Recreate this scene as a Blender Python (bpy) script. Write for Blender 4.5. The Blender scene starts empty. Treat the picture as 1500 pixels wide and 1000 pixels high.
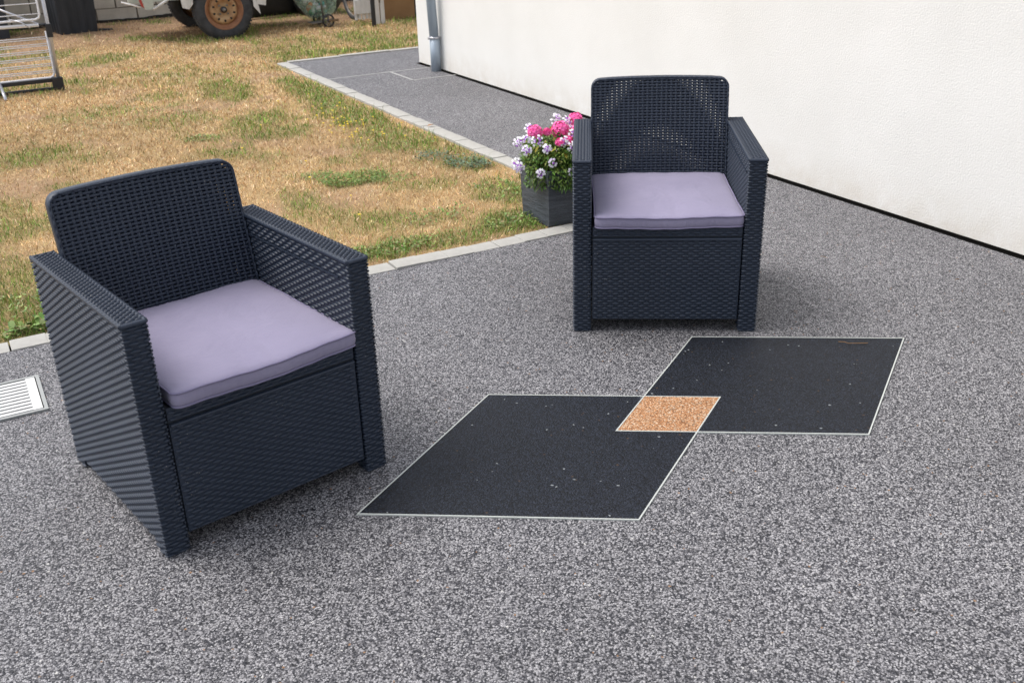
import bpy, bmesh, math, random
import numpy as np
from mathutils import Vector, Matrix
random.seed(7); rng = np.random.default_rng(11)
sc = bpy.context.scene
PI = math.pi

# ------------------------------------------------------------------ camera, sky, sun, exposure
H_CAM = 1.6126
cd = bpy.data.cameras.new('camera'); cam = bpy.data.objects.new('camera', cd); sc.collection.objects.link(cam)
R_ = Vector((0.99953, -0.01285, -0.02797)); U_ = Vector((0.03078, 0.41732, 0.90824)); F_ = Vector((0, 0.90867, -0.41751))
m = Matrix.Identity(4)
for i in range(3):
    m[i][0] = R_[i]; m[i][1] = U_[i]; m[i][2] = -F_[i]
m.translation = (0, 0, H_CAM)
cam.matrix_world = m
cd.sensor_width = 36; cd.lens = 1490.58 / 1500 * 36; cd.clip_end = 500; cd.clip_start = 0.05
cd.dof.use_dof = True; cd.dof.focus_distance = 3.7; cd.dof.aperture_fstop = 7.1
sc.camera = cam

SUN_EL, SUN_AZ = math.radians(60), math.radians(172)      # direction TO the sun: azimuth measured from +x
w = bpy.data.worlds.new('World'); sc.world = w; w.use_nodes = True
nt = w.node_tree; nt.nodes.clear()
sky = nt.nodes.new('ShaderNodeTexSky'); sky.sky_type = 'NISHITA'; sky.sun_disc = False
sky.sun_elevation = SUN_EL; sky.sun_rotation = PI / 2 - SUN_AZ; sky.dust_density = 3.0; sky.air_density = 1.0
hs = nt.nodes.new('ShaderNodeHueSaturation'); hs.inputs['Saturation'].default_value = 0.38
bg = nt.nodes.new('ShaderNodeBackground'); bg.inputs['Strength'].default_value = 0.15
ow = nt.nodes.new('ShaderNodeOutputWorld')
nt.links.new(sky.outputs[0], hs.inputs['Color']); nt.links.new(hs.outputs[0], bg.inputs[0]); nt.links.new(bg.outputs[0], ow.inputs[0])
sd = bpy.data.lights.new('sun', 'SUN'); sun = bpy.data.objects.new('sun', sd); sc.collection.objects.link(sun)
sd.energy = 1.1; sd.angle = math.radians(35); sd.color = (1.0, 0.955, 0.9)
sv = Vector((math.cos(SUN_EL) * math.cos(SUN_AZ), math.cos(SUN_EL) * math.sin(SUN_AZ), math.sin(SUN_EL)))
sun.rotation_euler = sv.to_track_quat('Z', 'Y').to_euler(); sun.location = sv * 20
sc.view_settings.view_transform = 'Standard'; sc.view_settings.look = 'None'
sc.view_settings.gamma = 1; sc.view_settings.use_curve_mapping = False
sc.view_settings.exposure = 0.75
sc.cycles.max_bounces = 8

# ------------------------------------------------------------------ frame of the house: u across (to the house), v along its wall
TH = math.atan2(0.47749, 0.87864)
EU = Vector((math.cos(TH), math.sin(TH), 0)); EV = Vector((-math.sin(TH), math.cos(TH), 0))
def W(u, v, z=0.0): return EU * u + EV * v + Vector((0, 0, z))

# ------------------------------------------------------------------ materials
def mat(name, base=(.5, .5, .5), rough=.7, spec=.5, metal=0.0, build=None):
    M = bpy.data.materials.new(name); M.use_nodes = True
    n = M.node_tree; b = n.nodes['Principled BSDF']
    b.inputs['Base Color'].default_value = (*base, 1); b.inputs['Roughness'].default_value = rough
    b.inputs['Specular IOR Level'].default_value = spec; b.inputs['Metallic'].default_value = metal
    if build: build(n, b)
    return M
def N(n, t, **k):
    x = n.nodes.new(t)
    for a, v in k.items():
        if a in x.inputs: x.inputs[a].default_value = v
        else: setattr(x, a, v)
    return x
def ramp(n, stops, interp='LINEAR'):
    r = n.nodes.new('ShaderNodeValToRGB'); r.color_ramp.interpolation = interp
    el = r.color_ramp.elements
    while len(el) < len(stops): el.new(0.5)
    for e, (p, c) in zip(el, stops): e.position = p; e.color = (*c, 1)
    return r
def coords(n, kind='Object', scale=(1, 1, 1)):
    t = N(n, 'ShaderNodeTexCoord'); mp = N(n, 'ShaderNodeMapping'); mp.inputs['Scale'].default_value = scale
    n.links.new(t.outputs[kind], mp.inputs['Vector']); return mp.outputs['Vector']
def bump(n, b, height, strength=.3, dist=.01):
    bp = N(n, 'ShaderNodeBump', Strength=strength, Distance=dist)
    n.links.new(height, bp.inputs['Height']); n.links.new(bp.outputs[0], b.inputs['Normal'])
def noisy(c1, c2, scale=6, detail=6, stretch=(1, 1, 1), bstr=.2, bscale=None, bdist=.004, rough2=.65):
    def f(n, b):
        co = coords(n, 'Object', stretch)
        t = N(n, 'ShaderNodeTexNoise', Scale=scale, Detail=detail, Roughness=rough2); n.links.new(co, t.inputs['Vector'])
        r = ramp(n, [(.3, c1), (.7, c2)]); n.links.new(t.outputs['Fac'], r.inputs[0]); n.links.new(r.outputs[0], b.inputs['Base Color'])
        if bstr:
            t2 = N(n, 'ShaderNodeTexNoise', Scale=bscale or scale * 8, Detail=4); n.links.new(co, t2.inputs['Vector'])
            bump(n, b, t2.outputs['Fac'], bstr, bdist)
    return f
def aggregate(stops, scale=200, big=(.88, 1.1), fleck=None, bstr=.6):
    def f(n, b):
        co = coords(n)
        # slightly warped cells: rounded pebbles of mixed stone
        v = N(n, 'ShaderNodeTexVoronoi', Scale=scale); n.links.new(co, v.inputs['Vector'])
        sep = N(n, 'ShaderNodeSeparateColor'); n.links.new(v.outputs['Color'], sep.inputs[0])
        r = ramp(n, stops, 'LINEAR'); n.links.new(sep.outputs[0], r.inputs[0])
        # dark gaps between the pebbles
        gap = N(n, 'ShaderNodeMapRange'); gap.inputs['From Min'].default_value = .35; gap.inputs['From Max'].default_value = .75
        gap.inputs['To Min'].default_value = 1; gap.inputs['To Max'].default_value = .4
        n.links.new(v.outputs['Distance'], gap.inputs['Value'])
        m1 = N(n, 'ShaderNodeMixRGB', blend_type='MULTIPLY'); m1.inputs[0].default_value = 1
        n.links.new(r.outputs[0], m1.inputs[1]); n.links.new(gap.outputs[0], m1.inputs[2])
        t = N(n, 'ShaderNodeTexNoise', Scale=1.1, Detail=5); n.links.new(co, t.inputs['Vector'])
        r2 = ramp(n, [(.3, (big[0],) * 3), (.7, (big[1],) * 3)]); n.links.new(t.outputs['Fac'], r2.inputs[0])
        m2 = N(n, 'ShaderNodeMixRGB', blend_type='MULTIPLY'); m2.inputs[0].default_value = 1
        n.links.new(m1.outputs[0], m2.inputs[1]); n.links.new(r2.outputs[0], m2.inputs[2])
        out = m2.outputs[0]
        if fleck:
            v3 = N(n, 'ShaderNodeTexVoronoi', Scale=scale * .8); n.links.new(co, v3.inputs['Vector'])
            s3 = N(n, 'ShaderNodeSeparateColor'); n.links.new(v3.outputs['Color'], s3.inputs[0])
            for ch, (thr, col) in enumerate(fleck):
                c = N(n, 'ShaderNodeMath', operation='GREATER_THAN'); c.inputs[1].default_value = thr
                n.links.new(s3.outputs[ch], c.inputs[0])
                m3 = N(n, 'ShaderNodeMixRGB'); n.links.new(c.outputs[0], m3.inputs[0]); n.links.new(out, m3.inputs[1]); m3.inputs[2].default_value = (*col, 1)
                out = m3.outputs[0]
        n.links.new(out, b.inputs['Base Color'])
        mt = N(n, 'ShaderNodeMath', operation='MULTIPLY'); mt.inputs[1].default_value = -1
        n.links.new(v.outputs['Distance'], mt.inputs[0]); bump(n, b, mt.outputs[0], bstr, .003)
    return f
def attrcol(rough=.8):
    def f(n, b):
        a = N(n, 'ShaderNodeAttribute', attribute_name='col'); n.links.new(a.outputs['Color'], b.inputs['Base Color'])
    return f

def rattan_nodes(n, b):
    noisy((.018, .0265, .044), (.027, .037, .059), 3, 5, bstr=.12, bscale=400, bdist=.001)(n, b)
    src = b.inputs['Base Color'].links[0].from_socket; co = coords(n)
    # pale specks of dust and grit, gathered in a few places
    v = N(n, 'ShaderNodeTexNoise', Scale=210, Detail=2); n.links.new(co, v.inputs['Vector'])
    w_ = N(n, 'ShaderNodeTexNoise', Scale=5, Detail=3); n.links.new(co, w_.inputs['Vector'])
    ad = N(n, 'ShaderNodeMath', operation='MULTIPLY_ADD'); ad.inputs[1].default_value = .35
    n.links.new(w_.outputs['Fac'], ad.inputs[0]); n.links.new(v.outputs['Fac'], ad.inputs[2])
    r = ramp(n, [(.925, (0, 0, 0)), (.965, (1, 1, 1))]); n.links.new(ad.outputs[0], r.inputs[0])
    mx = N(n, 'ShaderNodeMixRGB'); n.links.new(r.outputs[0], mx.inputs[0]); n.links.new(src, mx.inputs[1]); mx.inputs[2].default_value = (.22, .21, .19, 1)
    n.links.new(mx.outputs[0], b.inputs['Base Color'])
def stucco_nodes(n, b):
    noisy((.765, .752, .715), (.825, .812, .78), 1.2, 6, bstr=.3, bscale=110, bdist=.006)(n, b)
    src = b.inputs['Base Color'].links[0].from_socket
    t = N(n, 'ShaderNodeTexCoord'); sx = N(n, 'ShaderNodeSeparateXYZ'); n.links.new(t.outputs['Object'], sx.inputs[0])
    mr = N(n, 'ShaderNodeMapRange'); mr.inputs['From Min'].default_value = .02; mr.inputs['From Max'].default_value = .22; mr.inputs['To Min'].default_value = 1; mr.inputs['To Max'].default_value = 0
    n.links.new(sx.outputs[2], mr.inputs['Value'])
    q = N(n, 'ShaderNodeTexNoise', Scale=5, Detail=8, Roughness=.75); n.links.new(coords(n), q.inputs['Vector'])
    r = ramp(n, [(.35, (0, 0, 0)), (.75, (.55, .55, .55))]); n.links.new(q.outputs['Fac'], r.inputs[0])
    mu = N(n, 'ShaderNodeMath', operation='MULTIPLY'); n.links.new(mr.outputs[0], mu.inputs[0]); n.links.new(r.outputs[0], mu.inputs[1])
    mx = N(n, 'ShaderNodeMixRGB'); n.links.new(mu.outputs[0], mx.inputs[0]); n.links.new(src, mx.inputs[1]); mx.inputs[2].default_value = (.52, .44, .33, 1)
    n.links.new(mx.outputs[0], b.inputs['Base Color'])
M = {}
M['resin'] = mat('grey_stone_resin', rough=.62, spec=.4, build=aggregate(
    [(0, (.020, .021, .027)), (.26, (.045, .046, .056)), (.48, (.165, .160, .172)), (.78, (.34, .332, .345)), (1, (.50, .49, .50))],
    scale=240, fleck=[(.9985, (.26, .15, .08)), (.998, (.5, .49, .47))]))
M['resin_dark'] = mat('black_stone_resin', rough=.65, spec=.3, build=aggregate(
    [(0, (.003, .004, .007)), (.5, (.009, .0125, .021)), (1, (.025, .031, .048))], scale=225, fleck=[(.9988, (.25, .27, .28)), (.998, (.06, .035, .02))]))
M['resin_orange'] = mat('apricot_stone_resin', rough=.55, spec=.4, build=aggregate(
    [(0, (.42, .18, .07)), (.4, (.52, .25, .11)), (.75, (.60, .35, .19)), (1, (.74, .56, .40))], scale=205))
M['trim'] = mat('pale_trim', (.5, .52, .49), .45)
M['joint'] = mat('pale_joint', (.40, .395, .38), .8)
M['stucco'] = mat('white_render', rough=.9, spec=.2, build=stucco_nodes)
M['plinth'] = mat('dark_plinth', (.012, .013, .012), .8)
M['concrete'] = mat('edging_concrete', rough=.85, spec=.3, build=noisy((.34, .33, .305), (.46, .45, .42), 9, 8, bstr=.25, bscale=160, bdist=.003))
M['soil'] = mat('dry_soil', rough=.95, spec=.1, build=noisy((.13, .075, .035), (.25, .155, .08), 3, 8, bstr=.6, bscale=60, bdist=.02))
M['lawn'] = mat('lawn_ground', rough=.95, spec=.1, build=attrcol())
M['blade'] = mat('grass_blade', rough=.75, spec=.25, build=attrcol())
M['leaf'] = mat('leaf', rough=.55, spec=.4, build=attrcol())
M['rattan'] = mat('graphite_plastic', rough=.47, spec=.42, build=rattan_nodes)
M['rattan_dark'] = mat('graphite_plastic_inner', (.012, .016, .024), .6)
def fabric(n, b):
    co = coords(n)
    t = N(n, 'ShaderNodeTexNoise', Scale=5, Detail=5); n.links.new(co, t.inputs['Vector'])
    r = ramp(n, [(.3, (.25, .229, .326)), (.7, (.288, .263, .368))]); n.links.new(t.outputs['Fac'], r.inputs[0])
    n.links.new(r.outputs[0], b.inputs['Base Color'])
    b.inputs['Sheen Weight'].default_value = .15
    t2 = N(n, 'ShaderNodeTexNoise', Scale=900, Detail=2); n.links.new(co, t2.inputs['Vector'])
    t3 = N(n, 'ShaderNodeTexNoise', Scale=6, Detail=4, Distortion=1.2); n.links.new(co, t3.inputs['Vector'])
    ad = N(n, 'ShaderNodeMath', operation='MULTIPLY_ADD'); ad.inputs[1].default_value = .06
    n.links.new(t2.outputs['Fac'], ad.inputs[0]); n.links.new(t3.outputs['Fac'], ad.inputs[2])
    bump(n, b, ad.outputs[0], .5, .015)
M['fabric'] = mat('lilac_fabric', rough=.9, spec=.15, build=fabric)
M['piping'] = mat('shaded_lilac_piping', (.21, .19, .29), .8, .2)  # toned darker than the cloth to carry the shadow line under the piping
M['zinc'] = mat('zinc', rough=.45, metal=.25, build=noisy((.30, .36, .43), (.38, .44, .50), 6, 6, (3, 3, .6), bstr=.05))
M['pot'] = mat('slate_pot', rough=.55, spec=.45, build=noisy((.036, .043, .055), (.080, .092, .110), 10, 8, (1, 1, 9), bstr=.8, bscale=26, bdist=.006))
M['grate'] = mat('white_grate', rough=.5, build=noisy((.62, .62, .60), (.75, .75, .73), 12, 5, bstr=.05))
M['grate_dark'] = mat('drain_dark', (.05, .05, .045), .9)
M['grate_frame'] = mat('grate_frame', (.33, .34, .33), .5)
M['alu'] = mat('aluminium', (.50, .50, .53), .3, metal=.6)
M['wire'] = mat('white_wire', (.75, .75, .78), .4)
M['blackp'] = mat('black_plastic', rough=.45, build=noisy((.008, .009, .012), (.02, .022, .028), 7, 6, bstr=.1))
M['binp'] = mat('dusty_black_plastic', rough=.6, build=noisy((.010, .014, .02), (.035, .04, .05), 4, 8, (1, 1, .5), bstr=.15))
M['block'] = mat('painted_block', rough=.9, build=noisy((.50, .46, .39), (.70, .65, .56), 7, 8, bstr=.5, bscale=60, bdist=.006))
M['mortar'] = mat('mortar', rough=.95, build=noisy((.18, .15, .12), (.34, .31, .27), 20, 5))
M['footing'] = mat('tarred_footing', rough=.9, build=noisy((.015, .013, .012), (.05, .042, .035), 14, 6, bstr=.6))
def tyre(n, b):
    noisy((.018, .019, .022), (.06, .062, .068), 9, 8, bstr=.3, bscale=50)(n, b)
M['tyre'] = mat('tyre_rubber', rough=.8, build=tyre)
M['rust'] = mat('rusty_rim', rough=.7, metal=.2, build=noisy((.30, .14, .06), (.52, .36, .20), 14, 8, bstr=.3))
M['rust_dark'] = mat('rust_dark', rough=.7, build=noisy((.20, .08, .04), (.36, .18, .09), 14, 8))
M['steel'] = mat('worn_steel', rough=.5, metal=.5, build=noisy((.10, .09, .08), (.28, .26, .24), 30, 5))
M['trailer'] = mat('pale_green_paint', rough=.55, build=noisy((.36, .40, .36), (.52, .55, .50), 6, 8, bstr=.1))
M['white_paint'] = mat('peeling_white_paint', rough=.7, build=noisy((.50, .49, .48), (.68, .67, .66), 8, 8, (3, 3, .6), bstr=.2))
M['card'] = mat('brown_board', rough=.85, build=noisy((.21, .115, .05), (.29, .17, .08), 3, 6, bstr=.1))
M['dirt_brown'] = mat('bare_wood', rough=.8, build=noisy((.12, .07, .035), (.2, .13, .07), 12, 5))
def bagm(n, b):
    noisy((.22, .42, .26), (.62, .74, .66), 16, 4, bstr=.6, bscale=22, bdist=.02)(n, b)
    t = N(n, 'ShaderNodeTexNoise', Scale=11, Detail=4, Distortion=1.2); n.links.new(coords(n), t.inputs['Vector'])
    r = ramp(n, [(.35, (.12,) * 3), (.7, (.7,) * 3)]); n.links.new(t.outputs['Fac'], r.inputs[0]); n.links.new(r.outputs[0], b.inputs['Alpha'])
M['bag'] = mat('green_film', rough=.18, spec=.7, build=bagm)
for k, c in dict(blue=(.04, .16, .42), orange=(.6, .18, .05), whitep=(.65, .66, .68), teal=(.05, .3, .3), red=(.4, .04, .03), green=(.04, .25, .1)).items():
    M[k] = mat(k + '_plastic', c, .35)
M['pink'] = mat('pink_petal', rough=.6, build=noisy((.93, .05, .34), (.96, .22, .52), 60, 2, bstr=0))
M['petal_white'] = mat('white_petal', rough=.6, build=attrcol())
M['yellow'] = mat('yellow_petal', (.75, .55, .02), .6)
M['twig'] = mat('twig', (.2, .11, .05), .8)
M['dryleaf'] = mat('dry_leaf', (.28, .13, .05), .8)

# ------------------------------------------------------------------ mesh helpers
def tag(o, label=None, cat=None, group=None, kind=None):
    if label: o['label'] = label
    if cat: o['category'] = cat
    if group: o['group'] = group
    if kind: o['kind'] = kind
    return o
def empty(name, loc=(0, 0, 0), rz=0.0):
    o = bpy.data.objects.new(name, None); o.empty_display_size = .1
    sc.collection.objects.link(o); o.location = loc; o.rotation_euler = (0, 0, rz); return o
class MB:
    def __init__(s): s.v = []; s.f = []
    def add(s, vs, fs):
        k = len(s.v); s.v.extend([tuple(p) for p in vs]); s.f.extend([tuple(i + k for i in f) for f in fs]); return s
    def box(s, x0, y0, z0, x1, y1, z1):
        return s.add([(x0, y0, z0), (x1, y0, z0), (x1, y1, z0), (x0, y1, z0), (x0, y0, z1), (x1, y0, z1), (x1, y1, z1), (x0, y1, z1)],
                     [(0, 3, 2, 1), (4, 5, 6, 7), (0, 1, 5, 4), (1, 2, 6, 5), (2, 3, 7, 6), (3, 0, 4, 7)])
    def tube(s, pts, r, n=8, closed=False, flat=None):
        pts = [Vector(p) for p in pts]; L = len(pts); rings = []
        prev = None
        for i, p in enumerate(pts):
            if closed: t = (pts[(i + 1) % L] - pts[i - 1])
            else: t = (pts[min(i + 1, L - 1)] - pts[max(i - 1, 0)])
            t.normalize()
            if prev is None:
                a = Vector((0, 0, 1)) if abs(t.z) < .9 else Vector((1, 0, 0)); x = t.cross(a).normalized()
            else:
                x = (prev - t * prev.dot(t)).normalized()
            prev = x; y = t.cross(x)
            rr = r[i] if isinstance(r, (list, tuple)) else r
            rings.append([p + x * (rr * math.cos(2 * PI * k / n)) + y * (rr * math.sin(2 * PI * k / n)) for k in range(n)])
        vs = [q for rg in rings for q in rg]; fs = []
        for i in range(L if closed else L - 1):
            j = (i + 1) % L
            for k in range(n): fs.append((i * n + k, i * n + (k + 1) % n, j * n + (k + 1) % n, j * n + k))
        if not closed: fs += [tuple(range(n))[::-1], tuple((L - 1) * n + k for k in range(n))]
        return s.add(vs, fs)
    def lathe(s, prof, n=32, axis='z', origin=(0, 0, 0)):
        vs = []; fs = []; o = Vector(origin)
        for r, h in prof:
            for k in range(n):
                a = 2 * PI * k / n; c, q = r * math.cos(a), r * math.sin(a)
                vs.append(o + (Vector((c, q, h)) if axis == 'z' else Vector((c, h, q)) if axis == 'y' else Vector((h, c, q))))
        for i in range(len(prof) - 1):
            for k in range(n): fs.append((i * n + k, i * n + (k + 1) % n, (i + 1) * n + (k + 1) % n, (i + 1) * n + k))
        return s.add(vs, fs)
    def prism(s, poly, z0, z1):
        n = len(poly)
        return s.add([(x, y, z0) for x, y in poly] + [(x, y, z1) for x, y in poly],
                     [tuple(range(n))[::-1], tuple(range(n, 2 * n))] + [(i, (i + 1) % n, n + (i + 1) % n, n + i) for i in range(n)])
    def build(s, name, mt, parent=None, loc=None, rz=None, smooth=False, bevel=0, fix=True):
        me = bpy.data.meshes.new(name); me.from_pydata(s.v, [], s.f); me.update()
        if fix:
            b = bmesh.new(); b.from_mesh(me); bmesh.ops.recalc_face_normals(b, faces=b.faces); b.to_mesh(me); b.free()
        if isinstance(mt, str): mt = M[mt]
        me.materials.append(mt)
        if smooth: me.polygons.foreach_set('use_smooth', [True] * len(me.polygons))
        o = bpy.data.objects.new(name, me); sc.collection.objects.link(o)
        if parent: o.parent = parent
        if loc is not None: o.location = loc
        if rz is not None: o.rotation_euler = (0, 0, rz)
        if bevel:
            md = o.modifiers.new('bevel', 'BEVEL'); md.width = bevel; md.segments = 2; md.limit_method = 'ANGLE'; md.angle_limit = math.radians(50)
        return o
def copy_tree(o, parent=None):
    c = o.copy(); sc.collection.objects.link(c); c.parent = parent
    for ch in list(o.children): copy_tree(ch, c)
    return c
def mesh_np(name, V, Fc, mt, col=None, parent=None, smooth=False):
    me = bpy.data.meshes.new(name); V = np.asarray(V, np.float32); Fc = np.asarray(Fc, np.int32)
    me.vertices.add(len(V)); me.vertices.foreach_set('co', V.ravel())
    k = Fc.shape[1]; me.loops.add(Fc.size); me.loops.foreach_set('vertex_index', Fc.ravel())
    me.polygons.add(len(Fc)); me.polygons.foreach_set('loop_start', np.arange(0, Fc.size, k, dtype=np.int32))
    me.polygons.foreach_set('loop_total', np.full(len(Fc), k, np.int32))
    if smooth: me.polygons.foreach_set('use_smooth', np.ones(len(Fc), bool))
    me.update(calc_edges=True)
    if col is not None:
        a = me.color_attributes.new('col', 'FLOAT_COLOR', 'POINT')
        c4 = np.ones((len(V), 4), np.float32); c4[:, :3] = col; a.data.foreach_set('color', c4.ravel())
    me.materials.append(M[mt]); o = bpy.data.objects.new(name, me); sc.collection.objects.link(o)
    if parent: o.parent = parent
    return o

# ------------------------------------------------------------------ value noise for lawn layout
_lat = rng.random((256, 256))
def vnoise(x, y):
    xi = np.floor(x).astype(int); yi = np.floor(y).astype(int); fx = x - xi; fy = y - yi
    fx = fx * fx * (3 - 2 * fx); fy = fy * fy * (3 - 2 * fy)
    g = lambda a, b: _lat[a % 256, b % 256]
    return (g(xi, yi) * (1 - fx) + g(xi + 1, yi) * fx) * (1 - fy) + (g(xi, yi + 1) * (1 - fx) + g(xi + 1, yi + 1) * fx) * fy
def fbm(x, y, o=4):
    s = 0; a = .5; t = 0
    for i in range(o): s = s + a * vnoise(x + 17.3 * i, y + 9.1 * i); t += a; a *= .55; x = x * 2.1; y = y * 2.1
    return s / t
# green patches (u, v, radius u, radius v, strength)
PATCH = [(2.70, 8.3, .22, .8, .9), (2.62, 7.3, .25, .7, .8), (2.6, 6.35, .3, .45, .75), (2.72, 5.5, .2, .22, .7), (1.7, 4.32, .22, .12, 1.0),
         (2.05, 4.28, .3, .10, .8), (2.38, 4.36, .22, .2, 1.0), (2.62, 4.8, .22, .3, .8), (2.04, 4.6, .25, .12, .55), (.08, 4.55, .25, .22, .9),
         (.1, 4.24, .25, .09, 1.0), (1.44, 7.85, .35, .3, .35), (1.0, 8.5, .5, .3, .35), (1.5, 7.1, .18, .1, .5), (1.34, 11.1, .2, .2, .8),
         (3.3, 10.35, .4, .18, .9), (4.0, 10.2, .7, .14, 1.0), (4.4, 10.6, .6, .25, .7), (3.4, 10.8, .8, .2, .55), (.6, 5.7, .16, .12, .5), (.49, 6.4, .12, .1, .5), (2.3, 5.2, .25, .15, .5),
         (3.42, 12.85, .4, .2, .4), (2.0, 9.6, .5, .5, .3), (1.6, 8.9, .25, .2, .45), (-.4, 4.5, .3, .25, .6), (2.0, 5.55, .2, .17, .9)]
def green(u, v):
    g = np.clip((fbm(u * 1.9 + 3, v * 1.5) - .49) * 4.2, 0, .7)
    br = fbm(u * 9, v * 9, 3)
    for a, b, ru, rv, s in PATCH:
        d = ((u - a) / ru) ** 2 + ((v - b) / rv) ** 2
        g = np.maximum(g, s * np.clip(1.35 - d + (br - .5) * 1.6, 0, 1))
    far = np.clip((v - 9.5) / 2, 0, 1) * np.clip((12.0 - v) / 1., 0, 1)
    g = np.maximum(g, far * np.clip((fbm(u * 3, v * 3) - .5) * 3, 0, .5))
    return g
def soilm(u, v):     # bare soil and trampled patches
    s = np.clip((fbm(u * 2.3 + 40, v * 2.3 + 7) - .54) * 5, 0, 1) * .8
    s = np.maximum(s, np.clip((v - 12.1 + (fbm(u * 2, v * 2) - .5)) * 2, 0, 1))
    s = np.maximum(s, np.clip(1 - (v - 4.15) / .10, 0, 1) * np.clip((fbm(u * 5, v * 5) - .35) * 4, 0, 1) * (v < 4.4))
    return s
def lawn_z(u, v):
    z = .004 + (fbm(u * 1.3, v * 1.3) - .5) * .03 + (fbm(u * 8, v * 8, 2) - .5) * .012
    edge = np.minimum(np.clip((v - 4.15) / .3, 0, 1), 1)
    e2 = np.where(v < 10.05, np.clip((2.9 - u) / .3, 0, 1), 1)
    e3 = np.where(u > 2.6, np.clip(np.abs(v - 10.04) / .3, 0, 1), 1)
    k = np.minimum(np.minimum(edge, e2), e3)
    return z * k - .010 * (1 - k) + np.clip(v - 12.3, 0, 2) * .012

# ================================================================== the setting
g = MB(); g.add([(-150, -150, -.035), (150, -150, -.035), (150, 150, -.035), (-150, 150, -.035)], [(0, 1, 2, 3)])
tag(g.build('ground', 'soil', fix=False), kind='structure')

pat = MB()
pat.add([(-7, -4, 0), (4.0, -4, 0), (4.0, 4.045, 0), (-7, 4.045, 0)], [(0, 1, 2, 3)])
pat.add([(3.01, 4.045, 0), (4.0, 4.045, 0), (4.0, 9.9, 0), (3.01, 9.9, 0)], [(0, 1, 2, 3)])
pat.add([(4.0, 9.105, 0), (9, 9.105, 0), (9, 9.9, 0), (4.0, 9.9, 0)], [(0, 1, 2, 3)])
patio = tag(pat.build('patio', 'resin', rz=TH, fix=False), kind='structure')
tag(patio, 'speckled grey resin bound stone patio with a path running along the house')

def uv_of(x, y): return (x * EU.x + y * EU.y, x * EV.x + y * EV.y)
A0 = Vector((-.0855, 3.0749)); E1 = Vector((.7755, -.0694)); E2 = Vector((-.3589, -.6908)); B0 = Vector((.6798, 3.4918))
det = E1.x * E2.y - E1.y * E2.x
dd = A0 + E1 - B0
a_ = (dd.x * E2.y - dd.y * E2.x) / det; b_ = (E1.x * dd.y - E1.y * dd.x) / det      # A0+E1 = B0 + a E1 + b E2
P1 = B0 + E2 * b_; P2 = B0 + E1 * a_ + E2 * b_; P3 = B0 + E1 * a_ + E2; P4 = B0 + E2
def flat(poly, z, name, mt, **k):
    q = [uv_of(p.x, p.y) for p in poly]
    o = MB().add([(x, y, z) for x, y in q], [tuple(range(len(q)))]).build(name, mt, patio, fix=True)
    if o.data.polygons[0].normal.z < 0: o.data.flip_normals()
    return o
oA = flat([A0, P1, P4, P3, A0 + E1 + E2, A0 + E2], .004, 'diamond_inlay', 'resin_dark'); oA['label'] = 'large black stone diamond nearer the viewer'
oB = flat([B0, B0 + E1, B0 + E1 + E2, P3, P2, P1], .004, 'diamond_inlay', 'resin_dark'); oB['label'] = 'large black stone diamond nearer the house wall'
oS = flat([P1, P2, P3, P4], .004, 'diamond_inlay', 'resin_orange'); oS['label'] = 'small apricot stone diamond where the black ones overlap'
def trims(poly, z0, wd=.0021):
    n = len(poly); c = sum(poly, Vector((0, 0))) / n
    def off(d):
        out = []
        for i in range(n):
            p, a, b = poly[i], poly[i - 1], poly[(i + 1) % n]
            t1 = (p - a).normalized(); t2 = (b - p).normalized(); n1 = Vector((t1.y, -t1.x)); n2 = Vector((t2.y, -t2.x))
            if n1.dot(p - c) < 0: n1 = -n1
            if n2.dot(p - c) < 0: n2 = -n2
            bi = (n1 + n2).normalized(); out.append(p + bi * (d / bi.dot(n1)))
        return out
    o_, i_ = off(wd), off(-wd)
    for k in range(n):
        q = [uv_of(p.x, p.y) for p in (o_[k], o_[(k + 1) % n], i_[(k + 1) % n], i_[k])]
        MB().prism(q, 0.0005, z0).build('trim_strip', 'trim', patio)
trims([A0, A0 + E1, A0 + E1 + E2, A0 + E2], .0047)
trims([B0, B0 + E1, B0 + E1 + E2, B0 + E2], .0053)
MB().box(3.01, 8.79, .0005, 3.60, 8.806, .003).build('joint_strip', 'joint', patio)
MB().box(3.61, 8.79, .0005, 4.02, 8.806, .0026).build('joint_strip', 'joint', patio)
MB().box(3.60, 8.30, .0005, 3.616, 8.806, .0034).build('joint_strip', 'joint', patio)
MB().box(3.616, 8.286, .0005, 4.02, 8.302, .003).build('joint_strip', 'joint', patio)

# concrete edging: short blocks laid end to end
edging = tag(empty('edging', (0, 0, 0), TH), 'pale concrete block edging between dry lawn and grey paving', kind='structure')
blk = [MB().box(0, 0, -.06, .132 - .0, .105, .004 + h).build('edging_block', 'concrete', edging, bevel=.003) for h in (0, .002, .004)]
def place(src, first, **k):
    o = src if first else src.copy()
    if not first: sc.collection.objects.link(o)
    return o
used = set()
def put_block(x, y, rz, long=True):
    i = random.randrange(3); s = blk[i]
    o = place(s, i not in used); used.add(i); o.parent = edging
    o.location = (x, y, random.uniform(-.002, .001)); o.rotation_euler = (random.uniform(-.012, .012), random.uniform(-.01, .01), rz + random.uniform(-.006, .006))
k = 0
x = -1.6
while x < 2.86:                      # patio edge, joints wider every fourth block
    put_block(x + (.004 if k % 4 == 0 else 0), 4.046, 0); x += .134; k += 1
y = 4.05; k = 0
while y < 9.93:                      # along the path (block local x runs along v)
    put_block(3.009, y + (.004 if k % 4 == 0 else 0), PI / 2); y += .134; k += 1
fb = MB().box(0, 0, -.06, .53, .075, .006).build('edging_block', 'concrete', edging, bevel=.003)
for j in range(9):
    o = place(fb, j == 0); o.parent = edging; o.location = (3.02 + j * .537, 9.93, (j % 2) * .004 - .001); o.rotation_euler = (0, 0, random.uniform(-.008, .008))

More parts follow.
